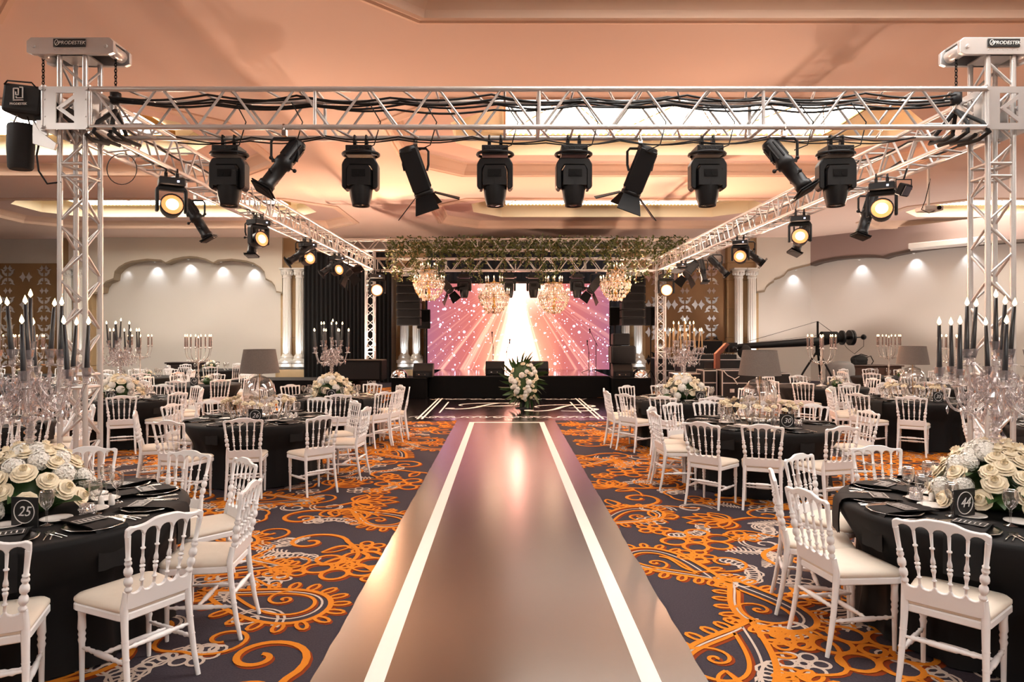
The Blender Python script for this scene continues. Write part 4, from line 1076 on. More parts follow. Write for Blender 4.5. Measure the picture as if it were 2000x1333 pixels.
chandelier(X_at(965, 19.75), at(0, 536, 19.75).z, 'lower crystal chandelier between first and second small moving heads', 1.0)
chandelier(X_at(1082, 19.75), at(0, 536, 19.75).z, 'lower crystal chandelier between third and fourth small moving heads', 1.0)
chandelier(X_at(1202, 19.75), at(0, 511, 19.75).z, 'crystal chandelier hanging by the right end of the video wall', 1.0)

# hanging greenery on the upper rear truss
def greenery():
    r = random.Random(9)
    spec = [(-3.4, -2.5, 1.0), (-2.6, -1.7, .7), (-1.8, -.9, .5), (-1.0, .0, .75), (-.1, .9, .55), (.8, 1.6, .85), (1.5, 2.4, .6), (2.3, 3.2, .5), (3.0, 3.9, .95), (3.8, 4.8, .6), (4.5, 5.3, .3)]
    for i, (xa, xb, dep) in enumerate(spec):
        t = thing('hanging_vine', 'green vine draped on the upper rear truss, %s from the curtain' % ORD[i], 'vine', ((xa + xb) / 2, 19.62, 4.62), group='vines on the upper rear truss')
        b = MB(); sm = MB()
        def leaf(p, s):
            d = Vector((r.uniform(-1, 1), r.uniform(-1, .4), r.uniform(-1, .5))).normalized(); u = d.orthogonal().normalized()
            if r.random() < .5: u = d.cross(u)
            p = Vector(p); w = u * s * .32
            b.add([p, p + d * s * .5 + w, p + d * s, p + d * s * .5 - w], [(0, 1, 2, 3)])
        cx = (xa + xb) / 2
        for k in range(260): leaf((r.uniform(xa, xb) - cx, r.uniform(-.12, .35), r.uniform(-.38, .1)), r.uniform(.07, .13))
        ns = 5
        for j in range(ns):
            x = xa + (xb - xa) * (j + r.random()) / ns - cx; ln = dep * r.uniform(.5, 1.5); y = r.uniform(-.12, .05); pts = []
            for q_ in range(9):
                pts.append((x + .06 * sin(q_ * .9 + j), y, -.2 - ln * q_ / 8))
            sm.tube(pts, .006, 4)
            for q_ in range(int(60 * ln + 12)):
                u = r.random(); leaf((x + r.uniform(-.09, .09), y + r.uniform(-.08, .08), -.2 - ln * u), r.uniform(.06, .11))
        o = obj('leaves', b.mesh('leaves', M['vine']), t); o['kind'] = 'stuff'
        obj('strand', sm.mesh('strand', M['stem']), t)
greenery()
# ------------------------------------------------------------------ chair
def turned(prof, L, n=8):
    q = MB(); q.lathe([(r, t * L) for t, r in prof], n); return q
def chair_parts():
    P = {}; W = M['chair']
    post = [(0, .013), (.03, .018), (.06, .019), (.09, .0125), (.11, .0125), (.14, .0195), (.19, .022), (.24, .0195), (.27, .0125), (.29, .0125), (.32, .02), (.37, .022), (.42, .0195), (.45, .0125), (.47, .0125), (.5, .018), (.53, .018), (.56, .0125), (.575, .0165), (.6, .0165), (.615, .0115), (.8, .0125), (1, .0145)]
    P['post'] = turned(post, 1, 10).mesh('back_post', W)
    spin = [(0, .0075), (.1, .0065), (.115, .0125), (.135, .0125), (.15, .0065), (.25, .0085), (.3, .0125), (.33, .0125), (.345, .0075), (.36, .0075), (.375, .0145), (.4, .0145), (.415, .0075), (.43, .0075), (.445, .0125), (.5, .0115), (.57, .007), (.7, .0068), (.715, .0125), (.735, .0125), (.75, .0065), (1, .0085)]
    P['spindle'] = turned(spin, 1, 8).mesh('spindle', W)
    xs = [-.2, -.118, -.039, .039, .118, .2]
    low = []
    for a, b in zip(xs[:-1], xs[1:]):
        for k in range(6):
            t = k / 6; low.append((a + (b - a) * t, .402 + .042 * sqrt(max(0, 1 - (2 * t - 1) ** 2))))
    low = [(-.214, .425), (-.212, .408)] + low + [(.2, .405), (.212, .408), (.214, .425)]
    def topz(x):
        a = abs(x) / .214
        return .463 + .027 * (1 / (1 + exp((a - .42) * 14))) + (.004 if a > .85 else 0) - (.012 * max(0, (a - .93) / .07))
    top = [(x, topz(x)) for x in [.214 - .0214 * k for k in range(21)]]
    q = MB(); q.prism(low + top, -.011, .011, 'xz'); P['crest'] = q.mesh('crest_rail', W, .004)
    xb = [-.168, -.1, -.034, .034, .1, .168]; up = []
    for a, b in zip(xb[:-1], xb[1:]):
        for k in range(5):
            t = k / 5; up.append((a + (b - a) * t, .135 - .028 * sqrt(max(0, 1 - (2 * t - 1) ** 2))))
    up.append((.168, .135))
    q = MB(); q.prism([(-.176, .15)] + up + [(.176, .15), (.178, .03), (.15, .025), (-.15, .025), (-.178, .03)], -.01, .01, 'xz'); P['rail'] = q.mesh('lower_rail', W, .003)
    q = MB()   # rear leg, splayed, in chair space for +x side
    q.tube([(.192, -.262, 0), (.186, -.235, .12), (.182, -.215, .24), (.178, -.2, .36), (.176, -.192, .47), (.176, -.207, .56)], [.0125, .015, .0165, .018, .02, .014], 8)
    q.lathe([(.013, -.012), (.019, 0), (.013, .012)], 8, (.183, -.219, .22)); q.lathe([(.013, -.012), (.02, 0), (.013, .012)], 8, (.18, -.207, .31)); P['rleg'] = q.mesh('rear_leg', W)
    q = MB(); q.lathe([(.0115, 0), (.0125, .02), (.0155, .22), (.0205, .24), (.0155, .255), (.0205, .27), (.016, .285), (.0215, .3), (.019, .36), (.022, .42)], 8); P['fleg'] = q.mesh('front_leg', W)
    st = [(0, .008), (.1, .009), (.14, .0145), (.18, .01), (.26, .013), (.3, .01), (.34, .0155), (.5, .0165), (.66, .0155), (.7, .01), (.74, .013), (.82, .01), (.86, .0145), (.9, .009), (1, .008)]
    P['stretcher'] = turned(st, 1, 8).mesh('stretcher', W)
    def seatpoly(s, yo=0):
        out = []
        for cx, cy, r, a0 in ((.165, .165, .06, 0), (-.165, .165, .06, 90), (-.15, -.155, .045, 180), (.15, -.155, .045, 270)):
            for k in range(5):
                a = radians(a0 + 22.5 * k); out.append(((cx + r * cos(a)) * s, (cy + r * sin(a)) * s))
        return out
    q = MB(); q.prism(seatpoly(1.0), .405, .445, 'xy'); P['frame'] = q.mesh('seat_frame', W, .006)
    q = MB(); rings = [(.97, .446), (1.0, .455), (1.0, .468), (.94, .482), (.75, .492), (.4, .497)]
    n = 20; vs = []
    for s, z in rings: vs += [(x, y, z) for x, y in seatpoly(s)]
    q.add(vs, [(k * n + i, k * n + (i + 1) % n, (k + 1) * n + (i + 1) % n, (k + 1) * n + i) for k in range(len(rings) - 1) for i in range(n)], 0, True)
    q.add(vs[-n:], [tuple(range(n))], 0, True); q.add(vs[:n], [tuple(range(n))[::-1]]); P['cushion'] = q.mesh('cushion', M['cushion'])
    return P
CP = chair_parts()
BT = 9.5 * pi / 180
def backpt(x, s): return Vector((x, -.195 - s * sin(BT), .44 + s * cos(BT)))
def barT(name, me, p0, p1):
    d = Vector(p1) - Vector(p0); return (name, me, Vector(p0), ZAX.rotation_difference(d), (1, 1, d.length))
CHAIR = [('seat_frame', CP['frame'], (0, 0, 0), None, None, [('cushion', CP['cushion'], (0, 0, 0), None, None)]),
         ('crest_rail', CP['crest'], (0, -.195, .44), (BT, 0, 0), None), ('lower_rail', CP['rail'], (0, -.195, .44), (BT, 0, 0), None)]
for s in (-1, 1):
    CHAIR += [barT('back_post', CP['post'], backpt(s * .168, .12), backpt(s * .2, .42)), ('rear_leg', CP['rleg'], (0, 0, 0), None, (s, 1, 1)),
              ('front_leg', CP['fleg'], (s * .185, .175, 0), None, None), barT('stretcher', CP['stretcher'], (s * .185, .175, .2), (s * .183, -.222, .2))]
for a, b in ((-.1, -.118), (-.034, -.039), (.034, .039), (.1, .118)): CHAIR.append(barT('spindle', CP['spindle'], backpt(a, .13), backpt(b, .415)))
CHAIR += [barT('stretcher', CP['stretcher'], (-.18, -.21, .275), (.18, -.21, .275)), barT('stretcher', CP['stretcher'], (-.185, .0, .2), (.185, .0, .2))]
# a joined frame for chairs too far off to show their parts
def joined(items):
    q = bmesh.new()
    for it in items:
        if it[0] == 'cushion': continue
        mt = Matrix.LocRotScale(Vector(it[2]), it[3] if isinstance(it[3], Quaternion) else (Matrix.Rotation(it[3][0], 3, 'X').to_quaternion() if it[3] else Quaternion()), Vector(it[4]) if it[4] else Vector((1, 1, 1)))
        tmp = it[1].copy(); tmp.transform(mt); q.from_mesh(tmp); bpy.data.meshes.remove(tmp)
    me = bpy.data.meshes.new('chair_frame'); q.to_mesh(me); q.free(); me.materials.append(M['chair']); return me
ME_FARCHAIR = joined(CHAIR)
CHAIR_FAR = [('chair_frame', ME_FARCHAIR, (0, 0, 0), None, None), ('cushion', CP['cushion'], (0, 0, 0), None, None)]

# ------------------------------------------------------------------ tableware
def ware():
    P = {}
    q = MB(); q.lathe([(.0, .0), (.036, .001), (.034, .006), (.008, .012), (.0055, .02), (.005, .06), (.008, .075), (.0055, .085), (.012, .095), (.028, .112), (.037, .14), (.038, .165), (.034, .19), (.0325, .197), (.031, .19), (.035, .165), (.034, .14), (.025, .114), (.0, .1)], 14)
    P['goblet'] = q.mesh('water_goblet', M['glass'])
    q = MB(); q.lathe([(0, .002), (.045, .002), (.05, .004), (.075, .014), (.085, .018), (.084, .021), (.072, .017), (.05, .008), (0, .007)], 24); P['plate'] = q.mesh('side_plate', M['porcelain'])
    q = MB(); n = 30; vs = []
    for r, z in ((0, .002), (.11, .002), (.145, .011), (.158, .014), (.158, .017), (.14, .013), (.1, .006)):
        for i in range(n):
            a = 2 * pi * i / n; rr = r * (1 + (.02 * cos(10 * a) if r > .13 else 0)); vs.append((rr * cos(a), rr * sin(a), z))
    q.add(vs, [(k * n + i, k * n + (i + 1) % n, (k + 1) * n + (i + 1) % n, (k + 1) * n + i) for k in range(6) for i in range(n)], 0, True); q.add(vs[-n:], [tuple(range(n))], 0, True); P['charger'] = q.mesh('charger_plate', M['steel'])
    # napkin: folded lengthwise on the charger, its end falling over the table edge (+x is outward)
    q = MB(); prof = [(-.14, .024), (-.08, .026), (.1, .026), (.2, .022), (.235, .012), (.252, -.02), (.258, -.12), (.256, -.21)]; vs = []
    for x, z in prof:
        for y in (-.085, -.05, 0, .05, .085): vs.append((x, y * (1.05 if x > .2 else 1) + .006 * sin(x * 30), z + .003 * cos(y * 60)))
    m = 5
    q.add(vs, [(k * m + i, k * m + i + 1, (k + 1) * m + i + 1, (k + 1) * m + i) for k in range(len(prof) - 1) for i in range(m - 1)], 0, True)
    vs2 = [(x - .0, y, z - .009) if x < .24 else (x - .009, y, z) for x, y, z in vs]
    q.add(vs2, [(k * m + i, (k + 1) * m + i, (k + 1) * m + i + 1, k * m + i + 1) for k in range(len(prof) - 1) for i in range(m - 1)], 0, True)
    P['napkin'] = q.mesh('napkin', M['napkin'])
    q = MB(); q.box((0, 0, 0), (.17, .105, .002)); P['menu'] = q.mesh('menu_card', M['card'])
    q = MB()
    for a, b in (((-.075, -.043), (.075, -.043)), ((.075, -.043), (.075, .043)), ((.075, .043), (-.075, .043)), ((-.075, .043), (-.075, -.043))): q.ribbon([a, b], .003, .0014)
    r = random.Random(4)
    for k in range(5): q.ribbon([(-.05 + .024 * k, -.028 + r.uniform(0, .012)), (-.05 + .024 * k, .028 - r.uniform(0, .012))], .006, .0014)
    P['menuprint'] = q.mesh('menu_print', M['print'])
    q = MB(); q.tube([(-.1, 0, .004), (-.02, 0, .006), (.0, 0, .004), (.02, 0, .003)], [.0035, .0022, .003, .006], 6); q.box((.035, 0, .004), (.03, .022, .0025))
    for k in range(4): q.box((.068, -.009 + .006 * k, .006), (.042, .003, .002))
    P['fork'] = q.mesh('fork', M['steel'], 0)
    q = MB(); q.tube([(-.11, 0, .005), (-.07, 0, .006), (-.02, 0, .005)], [.0045, .005, .004], 6); q.prism([(-.02, -.006), (.06, -.009), (.1, -.004), (.11, .004), (-.02, .005)], .003, .0055, 'xy'); P['knife'] = q.mesh('knife', M['steel'])
    q = MB(); q.lathe([(.032, 0), (.034, .004), (.038, .075), (.034, .075), (.031, .012), (0, .01)], 12)
    for k in range(12):
        for j in range(4):
            a = 2 * pi * (k + .5 * (j % 2)) / 12; q.sph((.037 * cos(a), .037 * sin(a), .014 + .016 * j), .006, 5, 4)
    P['votive'] = q.mesh('votive_glass', M['crystal'])
    q = MB(); q.lathe([(.02, .012), (.02, .03), (0, .03)], 10); P['wax'] = q.mesh('tealight', M['porcelain'])
    q = MB(); q.lathe([(.0, .03), (.005, .038), (.003, .048), (0, .055)], 6); P['tflame'] = q.mesh('flame', M['flame'])
    q = MB(); q.lathe([(.019, 0), (.02, .01), (.016, .055), (.012, .066), (0, .07)], 12); P['shaker'] = q.mesh('shaker', M['porcelain'])
    q = MB(); q.box((0, 0, .065), (.13, .006, .13)); q.box((0, .03, .01), (.05, .06, .004)); P['card'] = q.mesh('sign_card', M['card'])
    q = MB(); q.tube([(.05 * cos(a), -.0042, .068 + .05 * sin(a)) for a in [2 * pi * k / 32 for k in range(32)]], .0022, 5, True); P['ring'] = q.mesh('sign_ring', M['print'])
    return P
TW = ware()

# ------------------------------------------------------------------ flowers
def rose_mesh():
    q = MB()
    for l, (n, r0, h, tw) in enumerate(((2, .008, .064, 0), (3, .015, .064, .5), (4, .023, .06, 1.0), (5, .031, .053, .2), (5, .039, .044, .9), (5, .047, .032, 1.5))):
        for k in range(n):
            a0 = 2 * pi * k / n + tw; vs = []
            for v in (0, .4, .75, 1):
                for u in (-1, -.4, .4, 1):
                    r = r0 * (.5 + .55 * v ** .7) + (.006 * max(0, v - .75) * 4 if l > 2 else -.006 * v) - .004 * abs(u)
                    a = a0 + u * (pi / n) * 1.25
                    vs.append((r * cos(a), r * sin(a), h * v - .008 * abs(u) * v - .01 - (.012 * max(0, v - .8) * 5 * (1 if l > 2 else 0))))
            q.add(vs, [(j * 4 + i, j * 4 + i + 1, (j + 1) * 4 + i + 1, (j + 1) * 4 + i) for j in range(3) for i in range(3)], 0, True)
    q.sph((0, 0, .012), .03, 8, 6, sc=(1, 1, .9))
    return q.mesh('rose', M['rose'])
ME_ROSE = rose_mesh()
def hydrangea_mesh():
    q = MB(); r = random.Random(8); q.sph((0, 0, 0), .05, 10, 6)
    n = 64
    for i in range(n):
        z = 1 - 1.5 * (i + .5) / n; a = i * 2.39996; s = sqrt(max(0, 1 - z * z)); d = Vector((s * cos(a), s * sin(a), z))
        u = d.orthogonal().normalized(); w = d.cross(u); t = r.uniform(0, 1.5); p = d * (.056 + r.uniform(-.004, .006))
        for k in range(4):
            b = t + k * pi / 2; e = u * cos(b) + w * sin(b); f = u * cos(b + .8) + w * sin(b + .8); g = u * cos(b - .8) + w * sin(b - .8)
            q.add([p, p + g * .011 + d * .003, p + e * .019 + d * .001, p + f * .011 + d * .003], [(0, 1, 2, 3)])
    return q.mesh('hydrangea', M['whitefl'])
ME_HYD = hydrangea_mesh()
def leaf_mesh(name, L, Wd, m, droop=.25):
    q = MB(); vs = []
    for k in range(6):
        t = k / 5; w = Wd * sin(pi * min(1, t * .92 + .06)) ; z = -droop * L * t * t
        vs += [(L * t, -w, z + w * .25), (L * t, 0, z), (L * t, w, z + w * .25)]
    q.add(vs, [(3 * k + i, 3 * k + i + 1, 3 * k + i + 4, 3 * k + i + 3) for k in range(5) for i in range(2)], 0, True)
    return q.mesh(name, m)
ME_LEAF = leaf_mesh('leaf', .12, .026, M['leaf'])
ME_BIGLEAF = leaf_mesh('leaf', .42, .06, M['leaf'], .3)
def facing(d): return ZAX.rotation_difference(Vector(d))
def dome_flowers(x, y, z, R, Hh, label, nf, seed, ring=.05, detail=True, group='white flower arrangements under the candelabra'):
    r = random.Random(seed); t = thing('flower_arrangement', label, 'flowers', (x, y, z), group=group); fw = []
    for i in range(nf):
        u = (i + .5) / nf; el = (1 - u) * .98; a = i * 2.39996 + r.uniform(-.2, .2)
        ce = cos(el * pi / 2); rr = max(ring + .03, R * ce); zz = .05 + (Hh - .05) * sin(el * pi / 2)
        d = Vector((cos(a) * ce, sin(a) * ce, .25 + sin(el * pi / 2)))
        fw.append((Vector((rr * cos(a), rr * sin(a), zz)), d, a))
    for i, (p, d, a) in enumerate(fw):
        if r.random() < .34: obj('hydrangea', ME_HYD, t, p, facing(d), r.uniform(.8, 1.1) * R / .3)
        else: obj('rose', ME_ROSE, t, p + d.normalized() * .01, facing(d), r.uniform(1.0, 1.35) * R / .3)
    for i in range(nf // 2 if detail else 6):
        a = r.uniform(0, 2 * pi); el = r.uniform(0, .8)
        p = Vector((R * .75 * cos(el) * cos(a), R * .75 * cos(el) * sin(a), .04 + Hh * .75 * sin(el)))
        obj('leaf', ME_LEAF, t, p, (r.uniform(-.5, .5), r.uniform(-.7, .3), a), r.uniform(1.0, 1.7) * R / .3)
    b = MB(); b.lathe([(R * .4, 0), (R * .68, .05), (R * .62, Hh * .5), (R * .35, Hh * .78), (ring, Hh * .85)], 14); obj('foliage_base', b.mesh('foliage_base', M['leaf']), t)
    return t

# ------------------------------------------------------------------ candelabra
def cand_parts():
    P = {}; C = M['crystal']
    q = MB(); prof = [(.11, 0), (.11, .01), (.06, .02), (.025, .04)]; z = .05
    while z < .62:
        prof += [(.02, z), (.034, z + .012), (.036, z + .024), (.02, z + .036)]; z += .042
    prof += [(.03, .64), (.055, .66), (.06, .7), (.03, .73), (.02, .78), (.035, .82), (.02, .86), (.02, .93), (.0, .95)]
    q.lathe(prof, 12, sm=False); P['stemA'] = q.mesh('crystal_stem', C)
    def armA(R, dz, name):
        q = MB(); pts = []
        for k in range(15):
            t = k / 14; x = .04 + (R - .04) * (1 - (1 - t) ** 1.6); zz = -.1 * sin(pi * min(1, t * 1.25)) + dz * max(0, (t - .55) / .45) ** 1.5
            pts.append((x, 0, zz))
        q.tube(pts, .0085, 6)
        q.tube([(R * .55 + .035 * exp(-.12 * a) * cos(a), 0, -.02 + .05 * exp(-.12 * a) * sin(a)) for a in [k * .5 for k in range(20)]], .006, 5)
        for s in (.35, .6, .85):
            q.lathe([(0, .03), (.009, .008), (.007, -.012), (0, -.03)], 5, (R * s, 0, -.14 + .05 * s), sm=False)
        q.lathe([(.0, .0), (.045, .006), (.05, .012), (.02, .014)], 8, (R, 0, dz - .05), sm=False)
        return q.mesh(name, C)
    P['armA1'] = armA(.30, .12, 'arm'); P['armA2'] = armA(.17, .14, 'arm')
    q = MB(); q.lathe([(.014, -.05), (.022, -.03), (.018, -.01), (.026, .02), (.034, .06), (.028, .06), (.02, .01), (0, .0)], 10, sm=False); P['cupA'] = q.mesh('candle_cup', C)
    q = MB(); n = 40; r = random.Random(3)
    for i in range(90):
        a = r.uniform(0, 2 * pi); R = r.uniform(.05, .2); z = r.uniform(.56, .84); q.lathe([(0, .03), (.012, .008), (.009, -.014), (0, -.036)], 5, (R * cos(a), R * sin(a), z), sm=False)
    P['dropsA'] = q.mesh('crystal_drops', C)
    q = MB(); q.lathe([(.0175, 0), (.0175, .02), (.0105, .33), (0, .333)], 10); P['candle'] = q.mesh('candle', M['candle']); 
    q = MB(); q.lathe([(.014, 0), (.014, .02), (.009, .33), (0, .333)], 8); P['tan'] = q.mesh('candle', M['tancandle'])
    q = MB(); q.lathe([(.0125, 0), (.0125, .02), (.0115, .22), (0, .222)], 8); P['brown'] = q.mesh('candle', M['brcandle'])
    q = MB(); q.lathe([(0, .0), (.0125, .016), (.01, .03), (.004, .045), (0, .056)], 8); P['flame'] = q.mesh('flame', M['flame'])
    G = M['pale_crystal']
    q = MB(); q.lathe([(.11, 0), (.11, .012), (.03, .03), (.015, .06), (.03, .1), (.014, .14), (.014, .25), (.03, .29), (.014, .33), (.014, .42), (.04, .46), (.02, .5), (.03, .54), (.012, .6), (.012, .78), (.02, .8), (0, .8)], 12); P['stemB'] = q.mesh('stem', G)
    q = MB(); q.tube([(.02 + .24 * (1 - cos(t)) * .5 if False else .02 + .25 * sin(t) , 0, -.02 - .06 * sin(2 * t) + .24 * (1 - cos(t))) for t in [k * pi / 2 / 12 for k in range(13)]], .006, 6)
    for k in range(4): q.lathe([(0, .03), (.008, .006), (0, -.03)], 5, (.08 + .05 * k, 0, -.08 + .012 * k), sm=False)
    P['armB'] = q.mesh('arm', M['steel'])
    q = MB(); q.lathe([(.01, -.02), (.03, -.004), (.03, .004), (.014, .008), (.014, .03), (0, .03)], 10); P['cupB'] = q.mesh('candle_cup', G)
    q = MB(); q.lathe([(.021, .0), (.021, .27)], 10); P['chimney'] = q.mesh('glass_chimney', M['chimney'])
    return P
KP = cand_parts()
def candle(me, p, label, lean=(0, 0), chim=False, h=.331):
    t = thing('candle', label, 'candle', p, group='lit candles on the candelabra', rot=(lean[0], lean[1], 0))
    kit(t, [('wax', me, (0, 0, 0)), ('flame', KP['flame'], (0, 0, h))])
    if chim: obj('glass_chimney', KP['chimney'], t)
def candelabraA(x, y, z, desc, rot, wax='candle', seed=1, s=1.0):
    r = random.Random(seed)
    t = thing('candelabra', 'tall clear crystal candelabra on %s' % desc, 'candelabra', (x, y, z), rot, 'crystal candelabra'); t.scale = (s, s, s)
    obj('crystal_stem', KP['stemA'], t); o = obj('crystal_drops', KP['dropsA'], t); o['kind'] = 'stuff'
    cups = []
    for n, R, z0, dz, me in ((8, .30, .70, .12, 'armA1'), (5, .17, .80, .14, 'armA2')):
        for k in range(n):
            a = 2 * pi * k / n + (.2 if n == 5 else 0)
            kit(t, [('arm', KP[me], (0, 0, z0), (0, 0, a), None, [('candle_cup', KP['cupA'], (R, 0, dz), None, None)])])
            cups.append((R, a, z0 + dz, n))
    kit(t, [('candle_cup', KP['cupA'], (0, 0, .99), None, None)]); cups.append((0, 0, .99, 1))
    for k, (R, a, zc, n) in enumerate(cups):
        a2 = a + rot
        pos = ('on the outer ring' if n == 8 else 'on the inner ring' if n == 5 else 'at the very top')
        which = ('candle, %s ' % ORD[k if n == 8 else k - 8]) if n > 1 else 'candle '
        candle(KP[wax], (x + s * R * cos(a2), y + s * R * sin(a2), z + s * (zc + .003)), '%s %s%s of candelabra on %s' % ({'candle': 'black', 'tan': 'tan'}[wax], which, pos, desc),
               (r.uniform(-.06, .06), r.uniform(-.06, .06)))
def candelabraB(x, y, z, desc, rot, n=8, s=1.0, chim=True):
    t = thing('candelabra', 'slim silver candelabra with glass chimneys on %s' % desc, 'candelabra', (x, y, z), rot, 'silver candelabra'); t.scale = (s, s, s)
    obj('stem', KP['stemB'], t)
    for k in range(n):
        a = 2 * pi * k / n; kit(t, [('arm', KP['armB'], (0, 0, .56), (0, 0, a), None, [('candle_cup', KP['cupB'], (.27, 0, .24), None, None)])])
        a2 = a + rot
        candle(KP['brown'], (x + s * .27 * cos(a2), y + s * .27 * sin(a2), z + s * .83), 'brown candle, %s arm of silver candelabra on %s' % (ORD[k], desc), chim=chim, h=.222)
    candle(KP['brown'], (x, y, z + s * .80), 'lit brown candle at the centre of the silver candelabra on %s' % desc, chim=chim, h=.222)

# ------------------------------------------------------------------ table lamp with rose ring
def lamp_parts():
    P = {}
    q = MB(); q.lathe([(.2, .9 - .0), (.25, .6)], 36); q.lathe([(.247, .602), (.197, .898)], 36); q.tube([(.2 * cos(a), .2 * sin(a), .9) for a in [2 * pi * k / 36 for k in range(36)]], .004, 5, True); q.tube([(.25 * cos(a), .25 * sin(a), .6) for a in [2 * pi * k / 36 for k in range(36)]], .004, 5, True); P['shade'] = None
    sh = MB(); n = 40
    for ra, rb in ((.25, .20), (.246, .196)):
        sh.add([(ra * cos(2 * pi * i / n), ra * sin(2 * pi * i / n), .60) for i in range(n)] + [(rb * cos(2 * pi * i / n), rb * sin(2 * pi * i / n), .90) for i in range(n)], [(i, (i + 1) % n, n + (i + 1) % n, n + i) for i in range(n)], 0, True)
    for z, r in ((.6, .248), (.9, .198)): sh.tube([(r * cos(a), r * sin(a), z) for a in [2 * pi * k / n for k in range(n)]], .004, 5, True)
    P['shade'] = sh.mesh('lamp_shade', M['shade'])
    q = MB(); q.lathe([(.15, .08), (.19, .2), (.205, .33), (.18, .45), (.12, .525), (.05, .555), (.028, .56), (.028, .575), (.04, .58), (.03, .6)], 28); P['body'] = q.mesh('glass_body', M['dome'])
    q = MB(); q.lathe([(.15, .0), (.155, .005), (.155, .08), (.15, .083), (0, .083)], 28); P['foot'] = q.mesh('lamp_foot', M['steel'])
    q = MB(); q.cyl((0, 0, .08), (0, 0, .66), .006, n=6); q.cyl((0, 0, .6), (0, 0, .68), .018, n=8)
    for k in range(3): q.cyl((0, 0, .86), (.197 * cos(k * 2.09), .197 * sin(k * 2.09), .885), .003, n=4)
    q.cyl((0, 0, .66), (0, 0, .87), .004, n=4); P['rod'] = q.mesh('lamp_rod', M['brass'])
    q = MB(); q.sph((0, 0, .74), .03, 8, 6); P['bulb'] = q.mesh('bulb', M['porcelain'])
    q = MB(); q.lathe([(.011, 0), (.012, .11), (.01, .11), (.009, .004), (0, .004)], 8); P['tube'] = q.mesh('glass_tube', M['glass'])
    q = MB(); q.cyl((0, 0, .01), (0, 0, .25), .0035, n=5); P['stem'] = q.mesh('rose_stem', M['stem'])
    q = MB(); q.tube([(.34 * cos(a), .34 * sin(a), .012) for a in [2 * pi * k / 40 for k in range(40)]], .012, 6, True); P['ring'] = q.mesh('tube_rack', M['glass'])
    return P
LP = lamp_parts()
def table_lamp(x, y, z, desc, seed, white=False):
    t = thing('table_lamp', 'grey drum shade lamp on clear glass body, on %s' % desc, 'lamp', (x, y, z), group='table lamps on glass bodies')
    kit(t, [('lamp_foot', LP['foot'], (0, 0, 0)), ('glass_body', LP['body'], (0, 0, 0)), ('lamp_rod', LP['rod'], (0, 0, 0), None, None, [('bulb', LP['bulb'], (0, 0, 0), None, None)]), ('lamp_shade', LP['shade'], (0, 0, 0))])
    r = random.Random(seed)
    c = thing('rose_ring', 'ring of cream roses in glass tubes round the lamp on %s' % desc, 'flowers', (x, y, z), group='rose rings round the table lamps')
    obj('tube_rack', LP['ring'], c)
    for k in range(26):
        a = 2 * pi * k / 26 + r.uniform(-.07, .07); R = r.uniform(.28, .36); ln = r.uniform(.28, .55); d = Vector((cos(a) * sin(ln), sin(a) * sin(ln), cos(ln)))
        if k % 7 == 3: d = Vector((cos(a + 1) * .3, sin(a + 1) * .3, .95)).normalized()
        p = Vector((R * cos(a), R * sin(a), 0)); q_ = facing(d); h = r.uniform(.9, 1.1)
        kit(c, [('glass_tube', LP['tube'], p, q_, None), ('rose', ME_ROSE, p + d * (.25 * h), facing(d + Vector((0, 0, .3))), r.uniform(.75, .95), [])])
        obj('rose_stem', LP['stem'], c, p, q_, (1, 1, h))
    return t

# ------------------------------------------------------------------ tables
def cloth_mesh(seed, R=.9, TH=.76):
    q = MB(); r = random.Random(seed); n = 96; ph = r.uniform(0, 6); vs = []
    rings = [(.5, TH, 0), (.86, TH, 0), (.893, TH - .004, 0), (.905, TH - .03, .02), (.875, TH - .12, .2), (.80, TH - .24, .5), (.772, .44, .6), (.775, .2, .9), (.80, .012, 1.2)]
    for rr, z, f in rings:
        for i in range(n):
            a = 2 * pi * i / n
            d = f * (.016 * sin(15 * a + ph) + .011 * sin(23 * a + 2 * ph) + .008 * sin(41 * a))
            k = (rr + d) * R / .9; vs.append((k * cos(a), k * sin(a), z))
    q.add(vs, [(k * n + i, k * n + (i + 1) % n, (k + 1) * n + (i + 1) % n, (k + 1) * n + i) for k in range(len(rings) - 1) for i in range(n)], 0, True)
    q.add(vs[:n], [tuple(range(n))], 0, True)
    return q.mesh('tablecloth', M['cloth'])
CLOTHS = [cloth_mesh(s) for s in (1, 2, 3)]
q = MB(); q.lathe([(.885, .735), (.885, .755)], 48); q.cyl((0, 0, .02), (0, 0, .735), .05, n=10); q.lathe([(.3, 0), (.3, .02), (.05, .03)], 16); ME_TTOP = q.mesh('table_frame', M['wood'])
TH = .7615
T = []
def even(off, n=10, d=1.22): return [(off + 360.0 * k / n, d) for k in range(n)]
#        name-in-labels, x, y, number, centrepiece, seats, level
T.append(('the near right table', 3.10, 4.27, '44', 'A', [(224, 1.22), (189, 1.23), (163, 1.24), (128, 1.22), (89, 1.34), (57, 1.30), (30, 1.24), (0, 1.24), (258, 1.24), (300, 1.24)], 0))
T.append(('the near left table', -2.95, 4.20, '25', 'A', [(-64, 1.22), (-30, 1.30), (4, 1.27), (43, 1.27), (72, 1.24), (110, 1.45), (150, 1.24), (182, 1.24), (215, 1.24), (256, 1.24)], 0))
T.append(('the right aisle lamp table', 3.13, 8.30, '30', 'L', [(251, 1.25), (225, 1.4), (183, 1.24), (157, 1.25), (128, 1.25), (100, 1.25), (70, 1.25), (38, 1.25), (2, 1.3), (284, 1.36)], 1))
T.append(('the left aisle lamp table', -3.20, 8.82, '26', 'L', [(282, 1.20), (319, 1.43), (0, 1.33), (36, 1.25), (70, 1.25), (104, 1.25), (140, 1.25), (165, 1.3), (201, 1.36), (251, 1.45)], 1))
